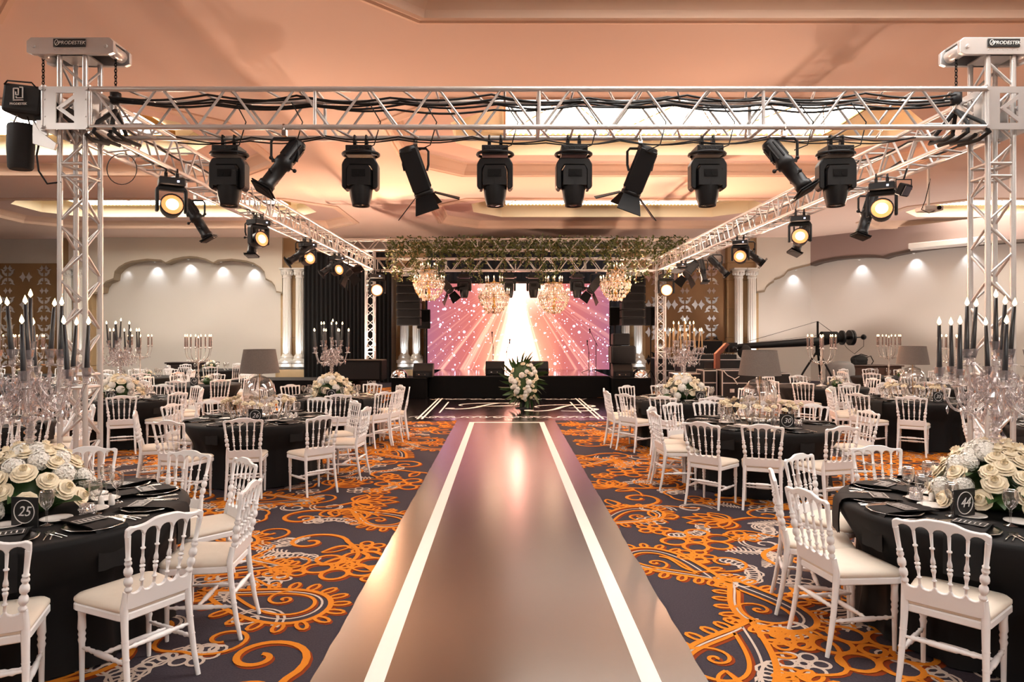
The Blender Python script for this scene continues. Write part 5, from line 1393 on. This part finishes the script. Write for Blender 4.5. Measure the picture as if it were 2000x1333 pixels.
T.append(('the right stageside flower table', 3.05, 11.5, '34', 'T', [(165, 1.28), (190, 1.3), (213, 1.3), (243, 1.28), (274, 1.22), (305, 1.22), (340, 1.22), (20, 1.22), (62, 1.22), (96, 1.22), (130, 1.22)], 1))
T.append(('the left stageside flower table', -3.05, 11.9, '2', 'K', [(-20, 1.25), (8, 1.28), (35, 1.25), (68, 1.22), (103, 1.22), (138, 1.22), (173, 1.22), (213, 1.22), (248, 1.24), (286, 1.24), (322, 1.25)], 1))
T.append(('the outer right lamp table', 6.88, 11.4, '35', 'L', [(238, 1.24), (205, 1.3), (172, 1.25), (140, 1.22), (110, 1.22), (75, 1.22), (40, 1.22), (5, 1.25), (332, 1.3), (300, 1.3)], 1))
T.append(('the outer left flower table', -6.55, 11.5, '14', 'K', [(268, 1.22), (303, 1.22), (338, 1.22), (12, 1.22), (48, 1.22), (85, 1.22), (120, 1.22), (155, 1.22), (232, 1.22)], 1))
T.append(('the left tower table', -6.55, 8.25, None, 'B', [(-28, 1.24), (8, 1.24), (42, 1.24), (75, 1.24), (110, 1.24), (320, 1.3)], 1))
T.append(('the right tower table', 6.95, 7.95, None, 'B', [(150, 1.24), (180, 1.24), (118, 1.24), (212, 1.24)], 1))
T.append(('the camera crane table', 6.75, 14.4, None, 'B', even(15), 2))
T.append(('the outer left candelabra table', -6.85, 15.1, '10', 'B', even(25), 2))
T.append(('the right sideboard table', 10.0, 17.6, None, 'B', even(8), 2))
T.append(('the angled wall table', 9.5, 14.2, None, 'B', even(30), 2))
T.append(('the arch bay table', -9.5, 17.6, None, 'B', even(12), 2))
T.append(('the dark sideboard table', -9.2, 21.2, None, 'F', even(5), 2))
T.append(('the dim mirror board table', -10.0, 14.2, None, 'B', even(20), 2))
T.append(('the far corner table', -13.2, 18.2, None, 'B', even(0), 2))

NUMW = {'44': 'forty-four', '25': 'twenty-five', '30': 'thirty', '26': 'twenty-six', '34': 'thirty-four', '2': 'two', '35': 'thirty-five', '14': 'fourteen', '10': 'ten'}
def inview(x, y, m=.35):
    if y < 2.6: return False
    px = VPX + x / y * FPX
    return -m * FPX / y < px < 2000 + m * FPX / y
for ti, (nm, tx, ty, num, ctr, seats, lev) in enumerate(T):
    r = random.Random(100 + ti)
    t = thing('round_table', 'round table under black floor-length cloth, %s' % nm, 'table', (tx, ty, 0), group='round banquet tables')
    kit(t, [('tablecloth', CLOTHS[ti % 3], (0, 0, 0), (0, 0, r.uniform(0, 6)), None), ('table_frame', ME_TTOP, (0, 0, 0))])
    od = sorted(seats, key=lambda s: (90 - s[0]) % 360)
    for si, (ang, dist) in enumerate(od):
        a = radians(ang + r.uniform(-2, 2) * (lev > 0)); rr = dist - .195
        cx, cy = tx + rr * cos(a), ty + rr * sin(a)
        place = ('its stage side' if si == 0 else '%s clockwise from its stage side' % ORD[si])
        if inview(cx, cy, .9):
            lab = 'white spindle-back chair at %s, %s' % (nm, place)
            c = thing('banquet_chair', lab, 'chair', (cx, cy, 0), a + pi / 2 + r.uniform(-.09, .09) * (lev > 0), 'white chairs round the tables')
            kit(c, CHAIR if lev < 2 else CHAIR_FAR)
        e = Vector((cos(a), sin(a), 0)); f = Vector((-sin(a), cos(a), 0)); o = Vector((tx, ty, TH))
        sx = 1 if lev else 1
        def on(rad, side): return o + e * rad + f * side
        if not inview(tx + .6 * cos(a), ty + .6 * sin(a), .7): continue
        pl = '%s, seat %s' % (nm, 'on ' + place if si == 0 else place)
        g = on(.45, .15); tag(obj('water_goblet', TW['goblet'], None, g, (0, 0, a), r.uniform(1.0, 1.06)), 'water goblet on %s' % pl, 'goblet', 'goblets on the tables')
        if lev == 2:
            continue
        g = on(.405, -.05); tag(obj('side_plate', TW['plate'], None, g), 'white side plate on %s' % pl, 'plate', 'side plates on the tables')
        g = on(.71, 0); tag(obj('charger_plate', TW['charger'], None, g, (0, 0, a)), 'silver charger on %s' % pl, 'plate', 'charger plates on the tables')
        over = (si % 2 == 0)
        nk = obj('napkin', TW['napkin'], None, on(.67 if over else .62, .01), (0, 0, a + r.uniform(-.05, .05))); tag(nk, 'black napkin on %s' % pl, 'napkin', 'black napkins on the tables')
        mc = obj('menu_card', TW['menu'], None, on(.66, .0) + ZAX * .0315, (0, 0, a + pi / 2 + r.uniform(-.1, .1))); tag(mc, 'printed menu card on %s' % pl, 'menu card', 'menu cards on the napkins')
        obj('menu_print', TW['menuprint'], mc)
        for k, (nmz, rad, side, rot) in enumerate((('fork', .70, -.19, 0), ('fork', .70, -.215, 0), ('knife', .70, .185, 0), ('knife', .70, .21, .05))):
            if lev == 1 and k in (1, 3): continue
            z = on(rad, side)
            if hypot(z.x - tx, z.y - ty) > .80: z = on(.66, side)
            tag(obj(nmz, TW[nmz], None, z, (0, 0, a + pi + rot)), '%s %s on %s' % (('inner', 'outer', 'inner', 'outer')[k] if lev == 0 else 'single', nmz, pl), 'cutlery', 'cutlery on the tables')
    desc = nm
    if ctr in 'AKT':
        dome_flowers(tx, ty, TH, .31 if lev == 0 else .33, .36, 'dome of white hydrangeas and cream roses on %s' % nm, 60 if lev == 0 else 44, ti + 5, .05)
        candelabraA(tx, ty, TH, desc, .3 + ti, 'tan' if ctr == 'T' else 'candle', ti)
    elif ctr == 'L': table_lamp(tx, ty, TH, desc, ti)
    elif ctr == 'B':
        candelabraB(tx, ty, TH, desc, .2 * ti)
        if lev: dome_flowers(tx + .26, ty - .12, TH, .15, .17, 'small posy of white flowers beside the candelabra on %s' % nm, 10, ti + 5, .02, False, 'small posies on the tables')
    else: dome_flowers(tx, ty, TH, .24, .26, 'low mound of white flowers and leaves on %s' % nm, 16, ti + 5, .02, True, 'low flower mounds')
    if num:
        if lev == 0: sp = {'44': (-.36, -.24, .35), '25': (.23, -.37, -.15)}[num]
        else: sp = (.10 if tx < 0 else .16, -.42, 0.0)
        s = thing('table_number_sign', 'black number sign reading %s on %s' % (NUMW[num], nm), 'sign', (tx + sp[0], ty + sp[1], TH), sp[2], 'table number signs')
        s.scale = (1.3,) * 3
        kit(s, [('sign_card', TW['card'], (0, 0, 0)), ('sign_ring', TW['ring'], (0, 0, 0))])
        text('lettering', num, .062, M['print'], s, (0, -.0045, .068), (pi / 2, 0, 0), .001, .3)
    if lev < 2:
        for k, (ax_, ay_) in enumerate(((.38, -.22), (-.38, .2)) if tx > 0 else ((.44, -.14), (-.3, .3))):
            v = thing('votive_candle', 'cut crystal votive glass on %s, %s' % (nm, ('stage side' if ay_ > .1 else 'camera side')), 'votive', (tx + ax_, ty + ay_, TH), group='votive candles on the tables')
            kit(v, [('votive_glass', TW['votive'], (0, 0, 0)), ('tealight', TW['wax'], (0, 0, 0), None, None, [('flame', TW['tflame'], (0, 0, 0), None, None)])])
        for k in range(2):
            tag(obj('shaker', TW['shaker'], None, (tx + (.38 if tx < 0 else -.34) + .05 * k, ty + .1 + .03 * k, TH)), 'white porcelain %s shaker on %s' % (('salt', 'pepper')[k], nm), 'shaker', 'salt and pepper shakers')
# ------------------------------------------------------------------ stage dressing and equipment
def bevbox(name, a, b, m, parent=None, bv=.015):
    q = MB(); q.box2(a, b); return obj(name, q.mesh(name, M[m] if isinstance(m, str) else m, bv), parent)
# flower stand in front of the stage
fs = thing('flower_stand', 'tall white rose and palm flower stand at the end of the aisle', 'flowers', (X_at(1022, 17.0), 17.0, .0085))
q = MB(); q.lathe([(.2, 0), (.2, .02), (.03, .04), (.03, .5), (.1, .55)], 12); obj('stand_foot', q.mesh('stand_foot', M['black']), fs)
q = MB(); q.sph((0, .02, .68), .36, 14, 10, sc=(1, .55, 1.42)); obj('leaf_mound', q.mesh('leaf_mound', M['leaf']), fs)
r = random.Random(77)
for i in range(58):
    a = r.uniform(0, 2 * pi); el = r.uniform(.1, 1) ** .6
    p = Vector((.36 * el * cos(a), -.2 * sqrt(max(0, 1 - el * el * .8)) , .68 + .48 * el * sin(a)))
    if i % 3 == 0: obj('hydrangea', ME_HYD, fs, p, facing((p.x, -.5, (p.z - .68))), r.uniform(.9, 1.25))
    else: obj('rose', ME_ROSE, fs, p, facing((p.x, -.6, (p.z - .6))), r.uniform(.7, 1.0))
for i in range(46):
    a = 2 * pi * i / 46 + r.uniform(-.1, .1); s = r.uniform(.75, 1.1)
    obj('palm_leaf', ME_BIGLEAF, fs, (.22 * cos(a), -.02 + r.uniform(-.1, .1), .66 + .36 * sin(a)), Matrix(((cos(a), 0, -sin(a)), (0, 1, 0), (sin(a), 0, cos(a)))).to_quaternion() @ Quaternion((1, 0, 0), r.uniform(-1.2, 1.2)), s)
# side boxes, chrome domes
def sidebox(x0, x1, label):
    t = thing('speaker_platform', label, 'platform', ((x0 + x1) / 2, 20.0, 0))
    w = x1 - x0; bevbox('platform_body', (-w / 2, -.4, 0), (w / 2, .6, .58), 'blackbox', t); bevbox('platform_top', (-w / 2 - .01, -.41, .58), (w / 2 + .01, .61, .61), 'black', t, .006)
sidebox(X_at(764, 19.6), -2.28, 'black box platform beside the stage, curtain side'); sidebox(3.13, X_at(1272, 19.6), 'black box platform beside the stage, loudspeaker stack side')
for px, lab in ((780, 'polished chrome half dome on the platform, curtain side'), (1250, 'polished chrome half dome on the platform, loudspeaker stack side')):
    q = MB(); q.lathe([(.25 * cos(a), .25 * sin(a)) for a in [radians(5 * k) for k in range(19)]], 32)
    t = thing('chrome_dome', lab, 'dome', (X_at(px, 19.85), 19.85, .611)); obj('dome_shell', q.mesh('dome_shell', M['chrome']), t)
    q = MB(); q.lathe([(.265, 0), (.265, .012), (.25, .014)], 32); obj('dome_rim', q.mesh('dome_rim', M['chrome']), t)
# stage monitors, mic stands
def wedge(x, y, z, label, rz=0.0):
    t = thing('stage_monitor', label, 'loudspeaker', (x, y, z), rz, 'stage monitors')
    q = MB(); q.prism([(-.25, 0), (-.25, .2), (-.05, .4), (.25, .4), (.25, 0)], -.29, .29, 'yz'); obj('cabinet', q.mesh('cabinet', M['black'], .015), t)
    q = MB(); q.box((0, -.256, .09), (.4, .012, .1)); obj('connector_plate', q.mesh('connector_plate', M['plastic']), t)
    q = MB(); q.box((.07, -.265, .085), (.02, .006, .03)); q.box((-.11, -.265, .085), (.05, .006, .02)); obj('connector', q.mesh('connector', M['steel']), t)
    q = MB(); q.box((0, -.1, .33), (.5, .012, .22), M=Matrix.Rotation(0, 4, 'X')); 
wedge(X_at(967, 20.6), 20.6, .651, 'black stage monitor on the stage left of the flower stand'); wedge(X_at(1052, 20.6), 20.6, .651, 'black stage monitor partly behind the flower stand')
wedge(X_at(827, 19.9), 19.95, .611, 'black stage monitor on the platform beside the curtain-side chrome dome'); wedge(X_at(1215, 19.9), 19.95, .611, 'black stage monitor under the loudspeaker stack')
def mic(x, y, h, lean, label):
    t = thing('microphone_stand', label, 'microphone', (x, y, .651), group='microphone stands on the stage')
    q = MB()
    for k in range(3): a = 2 * pi * k / 3 + .4; q.cyl((0, 0, .1), (.26 * cos(a), .26 * sin(a), .008), .009, n=5)
    q.cyl((0, 0, .08), (0, 0, h * .7), .011, n=6); obj('tripod_pole', q.mesh('tripod_pole', M['black']), t)
    q = MB(); q.cyl((-lean * .3, 0, h * .62), (lean, 0, h), .008, n=6); obj('boom', q.mesh('boom', M['black']), t)
    q = MB(); q.lathe([(.012, -.1), (.016, 0), (.026, .02), (.026, .05), (0, .07)], 8, (lean, 0, h)); obj('microphone', q.mesh('microphone', M['plastic']), t)
mic(X_at(963, 21.6), 21.6, 1.25, -.03, 'straight microphone stand behind the left stage monitor'); mic(X_at(990, 21.2), 21.2, 1.02, .09, 'leaning microphone stand beside the flower stand')
mic(X_at(1150, 21.4), 21.4, .98, -.05, 'short microphone stand at the right of the stage'); mic(X_at(1164, 21.8), 21.8, 1.35, -.2, 'tall boom microphone stand at the right of the stage')
# hanging line arrays
def line_array(px, label):
    x = X_at(px, 20.4); t = thing('line_array', label, 'loudspeaker', (x, 20.62, 2.15), group='hanging line arrays')
    for k in range(6):
        q = MB(); w = .36; q.prism([(-w, 0), (-w, .2), (-w + .03, .225), (w - .03, .225), (w, .2), (w, 0), (w - .03, -.005), (-w + .03, -.005)], -.22, .2, 'xz')
        c = obj('cabinet', q.mesh('cabinet', M['black'], .008), t, (0, .012 * k, .24 * (5 - k)))
        q = MB(); q.box((0, -.226, .11), (.62, .008, .17)); obj('grille', q.mesh('grille', M['blackbox']), c)
    q = MB(); q.tube([(-.34, 0, 1.46), (-.2, 0, 1.72), (0, 0, 1.98), (.2, 0, 1.72), (.34, 0, 1.46)], .02, 6); q.box((0, 0, 1.47), (.72, .06, .05)); q.cyl((0, 0, 1.98), (0, 0, 2.3), .01, n=5); obj('rigging_frame', q.mesh('rigging_frame', M['black']), t)
line_array(797, 'tall hanging stack of black loudspeakers beside the curtain'); line_array(1238, 'tall hanging stack of black loudspeakers beside the mirror board')
def stand_speaker(px, y, zb, w, h, label, pole=True):
    x = X_at(px, y); t = thing('loudspeaker', label, 'loudspeaker', (x, y, 0 if pole else zb), group='loudspeakers on stands')
    zo = zb if pole else 0
    q = MB(); q.prism([(-w / 2, -.2), (-w * .38, .18), (w * .38, .18), (w / 2, -.2)], zo, zo + h, 'xy'); obj('cabinet', q.mesh('cabinet', M['black'], .02), t)
    q = MB(); q.box((0, -.203, zo + h / 2), (w * .9, .008, h * .92)); obj('grille', q.mesh('grille', M['blackbox']), t)
    if pole:
        q = MB(); q.cyl((0, 0, .02), (0, 0, zo + .03), .018, n=8)
        for k in range(3): a = 2.09 * k + .5; q.cyl((0, 0, .75), (.42 * cos(a), .42 * sin(a), .012), .013, n=6)
        obj('stand', q.mesh('stand', M['black']), t)
stand_speaker(829, 21.2, 2.05, .42, .6, 'black loudspeaker on a stand left of the video wall')
stand_speaker(1201, 21.2, 2.15, .4, .58, 'black loudspeaker on a stand right of the video wall')
stand_speaker(1271, 21.4, 2.15, .42, .6, 'black loudspeaker on a stand behind the far right tower')
for k, (w, d, h, z, px) in enumerate(((.72, .6, .52, .4 + .611, 1215), (.5, .45, .36, .93 + .611, 1212))):
    x = X_at(px, 20.1); t = thing('subwoofer' if k == 0 else 'loudspeaker', ('wide black subwoofer stacked on the stage monitor platform', 'small black loudspeaker on top of the subwoofer stack')[k], 'loudspeaker', (x, 20.15, z))
    bevbox('cabinet', (-w / 2, -d / 2, 0), (w / 2, d / 2, h), 'black', t, .03); bevbox('grille', (-w * .43, -d / 2 - .012, h * .08), (w * .43, -d / 2 + .002, h * .92), 'blackbox', t, .004)
t = thing('amplifier_crate', 'large black bass cabinet in front of the black curtain', 'loudspeaker', (X_at(704, 18.5), 18.6, .612))
bevbox('cabinet', (-.62, -.3, 0), (.62, .5, .56), 'blackbox', t, .02); bevbox('grille', (-.56, -.315, .04), (.56, -.298, .5), 'black', t, .004)
t = thing('riser', 'low black riser along the black curtain', 'platform', (-5.6, 19.0, 0))
bevbox('riser_body', (-1.9, -.5, 0), (1.55, .9, .6), 'blackbox', t); q = MB(); q.box((-.18, .2, .605), (3.46, 1.42, .012)); obj('riser_top', q.mesh('riser_top', M['black']), t)

# equipment corner right of the stage
def flight_case(px0, px1, Y, z0, h, d, label):
    x0, x1 = X_at(px0, Y), X_at(px1, Y); w = x1 - x0
    t = thing('flight_case', label, 'case', ((x0 + x1) / 2, Y + d / 2, z0), group='flight cases by the stage')
    bevbox('case_shell', (-w / 2 + .012, -d / 2 + .012, .012), (w / 2 - .012, d / 2 - .012, h - .012), 'case', t, .004)
    q = MB()
    for sx in (-1, 1):
        for sy in (-1, 1): q.box((sx * (w / 2 - .014), sy * (d / 2 - .014), h / 2), (.028, .028, h))
        for zz in (.014, h - .014): q.box((sx * (w / 2 - .014), 0, zz), (.028, d, .028))
    for sy in (-1, 1):
        for zz in (.014, h * .62, h - .014): q.box((0, sy * (d / 2 - .01), zz), (w, .024, .028))
    obj('edge_trim', q.mesh('edge_trim', M['alu']), t)
    for dx in ((-.25, .25) if w > .8 else (0,)):
        q = MB(); q.box((dx * w, -d / 2 - .001, h * .4), (.12, .008, .1)); q.tube([(dx * w - .035, -d / 2 - .012, h * .4), (dx * w - .03, -d / 2 - .02, h * .4 - .025), (dx * w + .03, -d / 2 - .02, h * .4 - .025), (dx * w + .035, -d / 2 - .012, h * .4)], .006, 5)
        obj('handle', q.mesh('handle', M['alu']), t)
    return t
flight_case(1318, 1372, 18.6, 0, .8, .7, 'low black flight case behind the stageside flower table')
flight_case(1374, 1401, 18.3, 0, .9, .7, 'narrow black flight case with silver edges beside the laptop')
flight_case(1410, 1490, 18.0, 0, .92, .75, 'wide black flight case with silver latches behind a grey lampshade')
flight_case(1492, 1545, 19.0, 0, .78, .7, 'flight case with silver lid beside the wide black case')
flight_case(1330, 1470, 20.4, 0, 1.12, .8, 'tall rear flight case carrying the mixing desk')
flight_case(1280, 1322, 22.2, 0, 1.1, .7, 'black rack case behind the far right tower')
t = thing('mixing_desk', 'black mixing desk with raised screen panel on the rear case', 'mixer', (X_at(1384, 20.8), 20.8, 1.121))
bevbox('desk_body', (-.75, -.35, 0), (.75, .3, .14), 'case', t); bevbox('screen_panel', (-.5, .2, .14), (.5, .26, .55), 'black', t); text('lettering', 'M', .12, M['print'], t, (-.05, .19, .36), (pi / 2, 0, 0), .002)
q = MB()
for k in range(24): q.cyl((-.66 + k * .057, -.15, .14), (-.66 + k * .057, -.15, .17), .012, n=6); q.box((-.66 + k * .057, -.26, .15), (.018, .05, .015))
obj('faders', q.mesh('faders', M['steel']), t)
t = thing('laptop', 'open black laptop on the narrow flight case', 'laptop', (X_at(1388, 18.7), 18.65, .902), -.2)
bevbox('keyboard', (-.18, -.12, 0), (.18, .12, .018), 'black', t, .004); q = MB(); q.box((0, .16, .13), (.36, .012, .25), M=Matrix.Rotation(-.25, 4, 'X')); obj('screen', q.mesh('screen', M['lens'], .003), t)
q = MB(); q.prism([(-.1, 0), (-.1, .42), (.2, .72), (.29, .68), (.03, .38), (.03, 0)], -.09, .09, 'xz')
tag(obj('angled_post', q.mesh('angled_post', M['orangepost'], .01), None, (X_at(1412, 18.2), 18.6, .921)), 'terracotta coloured angled post standing on the wide flight case', 'post')
q = MB(); q.tube([(0, 0, 0), (.1, -.02, -.12), (.2, -.03, -.17), (.3, -.02, -.22), (.42, 0, -.15)], .012, 5); q.tube([(.25, -.03, -.2), (.33, -.03, -.3), (.36, -.03, -.36)], .014, 5)
tag(obj('white_cable', q.mesh('white_cable', M['whitemetal']), None, (X_at(1415, 17.9), 17.98, .9)), 'loose white cable hanging on the wide flight case', 'cable')
t = thing('equipment_bag', 'small black draped bag on the rear equipment case', 'bag', (X_at(1464, 20.2), 20.62, 1.121)); q = MB(); q.sph((0, 0, .22), .26, 12, 8, sc=(.85, .6, .85)); obj('bag_body', q.mesh('bag_body', M['nylon']), t)
# camera crane
CY_ = 22.0; bx = X_at(1597, CY_)
t = thing('camera_crane', 'black camera crane with long boom and counterweights by the wall', 'camera crane', (bx, CY_, 0))
q = MB()
for k in range(3): a = 2.09 * k - 1.1; q.tube([(0, 0, 1.35), (.42 * cos(a), .42 * sin(a), .7), (.8 * cos(a), .8 * sin(a), .02)], .032, 6)
q.cyl((0, 0, 1.2), (0, 0, 1.75), .07, n=10); obj('tripod', q.mesh('tripod', M['black']), t)
pa = at(1432, 678, 20.5) - Vector((bx, CY_, 0)); pb = Vector((.15, 0, at(0, 667, CY_).z))
q = MB(); d = (pb - pa); n = 10
for k in range(n):
    a_, b_ = pa + d * (k / n), pa + d * ((k + 1) / n)
    q.cyl(a_, b_, .075 + .007 * k, .082 + .007 * k, n=8)
obj('boom', q.mesh('boom', M['black']), t)
top = Vector((0, 0, at(0, 628, CY_).z)); tail = Vector((X_at(1640, CY_) - bx, 0, at(0, 660, CY_).z))
q = MB(); q.cyl((0, 0, pb.z), top, .035, n=8); q.tube([pa + Vector((.3, 0, .12)), top, tail], .008, 4); q.tube([pa + Vector((.3, 0, .1)), pb + Vector((0, 0, .2))], .006, 4); obj('mast_and_stays', q.mesh('mast_and_stays', M['black']), t)
q = MB(); q.cyl(pb, tail, .15, .16, n=14); q.cyl(tail + Vector((-.6, 0, 0)), tail + Vector((-.1, 0, 0)), .2, n=16); q.cyl(tail + Vector((.05, 0, 0)), tail + Vector((.35, 0, 0)), .06, n=8); obj('counterweight_arm', q.mesh('counterweight_arm', M['black']), t)
for k, (dx, rr) in enumerate(((.05, .24), (.3, .25), (.38, .25))):
    q = MB(); q.cyl(tail + Vector((dx, 0, 0)), tail + Vector((dx + .05, 0, 0)), rr, n=20); obj('counterweight', q.mesh('counterweight', M['plastic']), t)
q = MB(); e = tail + Vector((.78, 0, .02)); q.cyl(tail + Vector((.4, 0, 0)), e, .02, n=6); q.sph(e, .09, 8, 6); q.tube([e, e + Vector((0, 0, -.3)), e + Vector((-.3, 0, -.55)), e + Vector((-.55, 0, -.35)), tail], .008, 4); obj('control_head', q.mesh('control_head', M['black']), t)
q = MB(); q.box((0, 0, 0), (.28, .3, .3)); q.cyl((0, -.15, 0), (0, -.3, -.05), .07, n=10); obj('camera_head', q.mesh('camera_head', M['plastic'], .02), t, pa + Vector((-.05, 0, -.02)))
# sideboards, bag, covered machine, projector, roll-up screen
def sideboard(px0, px1, Y, h, m, label):
    x0, x1 = X_at(px0, Y), X_at(px1, Y); w = x1 - x0; t = thing('sideboard', label, 'sideboard', ((x0 + x1) / 2, Y, 0))
    bevbox('body', (-w / 2, -.28, .06), (w / 2, .28, h - .05), m, t); bevbox('worktop', (-w / 2 - .06, -.33, h - .05), (w / 2 + .06, .3, h), m, t, .012)
    for k in range(3):
        xa = -w / 2 + .04 + k * (w - .08) / 3; dr = bevbox('door', (xa, -.3, .1), (xa + (w - .08) / 3 - .02, -.278, h - .1), m, t, .008); q = MB(); q.sph((xa + .06, -.315, h * .55), .018, 8, 6); obj('knob', q.mesh('knob', M['brass']), dr)
    for sx in (-1, 1):
        q = MB(); q.box((sx * (w / 2 - .08), 0, .03), (.1, .4, .06)); obj('foot', q.mesh('foot', M[m]), t)
sideboard(1657, 1752, 22.6, .86, 'wood', 'brown wooden sideboard against the angled wall'); sideboard(332, 420, 26.3, .80, 'darkwood', 'dark wooden sideboard under the scalloped arch')
t = thing('camera_bag', 'black shoulder bag lying on the brown sideboard', 'bag', (X_at(1678, 22.5), 22.5, .861))
q = MB(); q.sph((0, 0, .17), .3, 14, 8, sc=(1, .5, .56)); q.box((0, 0, .12), (.46, .24, .22)); obj('bag_body', q.mesh('bag_body', M['nylon'], .03), t); q = MB(); q.tube([(.2, -.1, .25), (.32, -.12, .3), (.42, -.1, .12), (.36, -.1, .02)], .016, 5); q.tube([(-.24, -.1, .26), (0, -.12, .36), (.22, -.1, .3)], .016, 5); obj('bag_strap', q.mesh('bag_strap', M['black']), t)
t = thing('covered_machine', 'rounded machine under a grey dust cover by the crane', 'machine', (X_at(1638, 22.4), 22.3, 0)); q = MB(); q.lathe([(.42, 0), (.45, .3), (.46, .7), (.42, .88), (.28, .98), (0, 1.0)], 20, squash=.8); obj('dust_cover', q.mesh('dust_cover', M['grey']), t)
t = thing('projector', 'white ceiling projector on a pole with trailing cables', 'projector', (X_at(1815, 15.3), 15.3, at(0, 410, 15.3).z))
bevbox('projector_body', (-.22, -.18, -.04), (.22, .18, .07), 'whitemetal', t, .02); q = MB(); q.cyl((-.02, 0, .07), (-.02, 0, H - at(0, 410, 15.3).z), .03, n=10); obj('pole', q.mesh('pole', M['whitemetal']), t)
q = MB(); q.cyl((.1, -.18, .01), (.1, -.21, .01), .045, n=12); obj('lens', q.mesh('lens', M['lens']), t); q = MB(); q.tube([(.02, 0, .7), (-.05, -.05, .5), (-.15, -.1, .2), (-.25, -.12, -.02), (-.1, -.15, -.1), (.1, -.1, -.02)], .01, 5); obj('cable', q.mesh('cable', M['rubber']), t)
k_ = (1850 - VPX) / FPX; s_ = (start.x - k_ * start.y) / (k_ * ANG.y - ANG.x); Pm = start + ANG * s_ - nrm * .14
t = thing('projection_screen_case', 'white roll-up projection screen case high on the angled wall', 'projection screen', (Pm.x, Pm.y, at(0, 475, Pm.y).z), atan2(ANG.y, ANG.x))
bevbox('casing', (-1.15, -.09, -.1), (1.15, .09, .1), 'whitemetal', t, .02); bevbox('roll_edge', (-1.1, -.02, -.16), (1.1, .02, -.1), 'whitemetal', t, .005)
q = MB(); q.box((0, 0, 0), (.16, .08, .14)); t = thing('floodlight', 'small floodlight hanging under the right side truss', 'floodlight', (X_at(1765, 7.9), 7.9, 3.55)); obj('housing', q.mesh('housing', M['black'], .01), t, (0, 0, 0), (.5, 0, .5)); q = MB(); q.tube([(-.09, 0, .0), (-.09, 0, .12), (.09, 0, .12), (.09, 0, 0)], .008, 5); q.cyl((0, 0, .12), (.04, 0, .25), .01, n=6); obj('bracket', q.mesh('bracket', M['black']), t)
q = MB(); q.box((0, -.045, 0), (.13, .006, .11)); obj('glass_front', q.mesh('glass_front', M['steel']), t, (0, 0, 0), (.5, 0, .5))

# unseen floor uplights, added to brighten the far ceiling and the walls
q = MB(); q.lathe([(.0, -.13), (.085, -.12), (.095, -.05), (.1, .1), (.092, .1), (.088, .06)], 16); ME_CAN = q.mesh('added_par_can', M['plastic'])
q = MB(); q.lathe([(.088, .07), (0, .074)], 16); ME_CANL = q.mesh('added_par_lens', M['lamp'])
q = MB(); q.tube([(-.12, 0, .0), (-.12, 0, -.17), (.12, 0, -.17), (.12, 0, .0)], .012, 5); q.box((0, 0, -.175), (.26, .2, .012)); ME_CANB = q.mesh('added_floor_bracket', M['black'])
def added_par(x, y, label, power, d=(0, 0, 1), size=118, z=0.0, col=(1.0, .70, .53)):
    t = thing('added_par_uplight', label, 'uplight', (x, y, z + .182), group='added floor uplights')
    obj('added_floor_bracket', ME_CANB, t)
    c = obj('added_par_can', ME_CAN, t, (0, 0, 0), facing(d)); obj('added_par_lens', ME_CANL, c)
    l = bpy.data.lights.new('added_uplight_beam', 'SPOT'); l.energy = power; l.color = col; l.spot_size = radians(size); l.spot_blend = .4; l.shadow_soft_size = .08
    o = bpy.data.objects.new('added_uplight_beam', l); COL.objects.link(o); o.parent = c; o.location = (0, 0, .11); o.rotation_euler = (pi, 0, 0)
added_par(-4.45, 19.55, 'added floor uplight at the foot of the far left tower', ADDED_PAR_W * 1.7, (.1, .25, 1), z=.612); added_par(4.45, 18.0, 'added floor uplight at the foot of the far right tower', ADDED_PAR_W * 1.7, (-.1, .25, 1))
added_par(-4.9, 13.4, 'added floor uplight between the left flower tables', ADDED_PAR_W * .55); added_par(5.0, 13.1, 'added floor uplight between the right lamp and flower tables', ADDED_PAR_W * .55)
added_par(-8.2, 24.6, 'added floor uplight in front of the columns by the arch', ADDED_PAR_W * .22, (-.15, .2, 1), col=(1, .86, .74)); added_par(-13.6, 24.6, 'added floor uplight below the far end of the arch', ADDED_PAR_W * .22, (0, .2, 1), col=(1, .86, .74))
added_par(10.4, 24.6, 'added floor uplight below the beige arch header by the crane', ADDED_PAR_W * .7, (.1, .2, 1), col=(1, .86, .78)); added_par(13.2, 21.0, 'added floor uplight behind the right sideboard table', ADDED_PAR_W * .7, (.15, .2, 1), col=(1, .86, .78))
added_par(14.6, 17.4, 'added floor uplight beyond the angled wall table', ADDED_PAR_W * .55, (.2, .1, 1), col=(1, .86, .78))
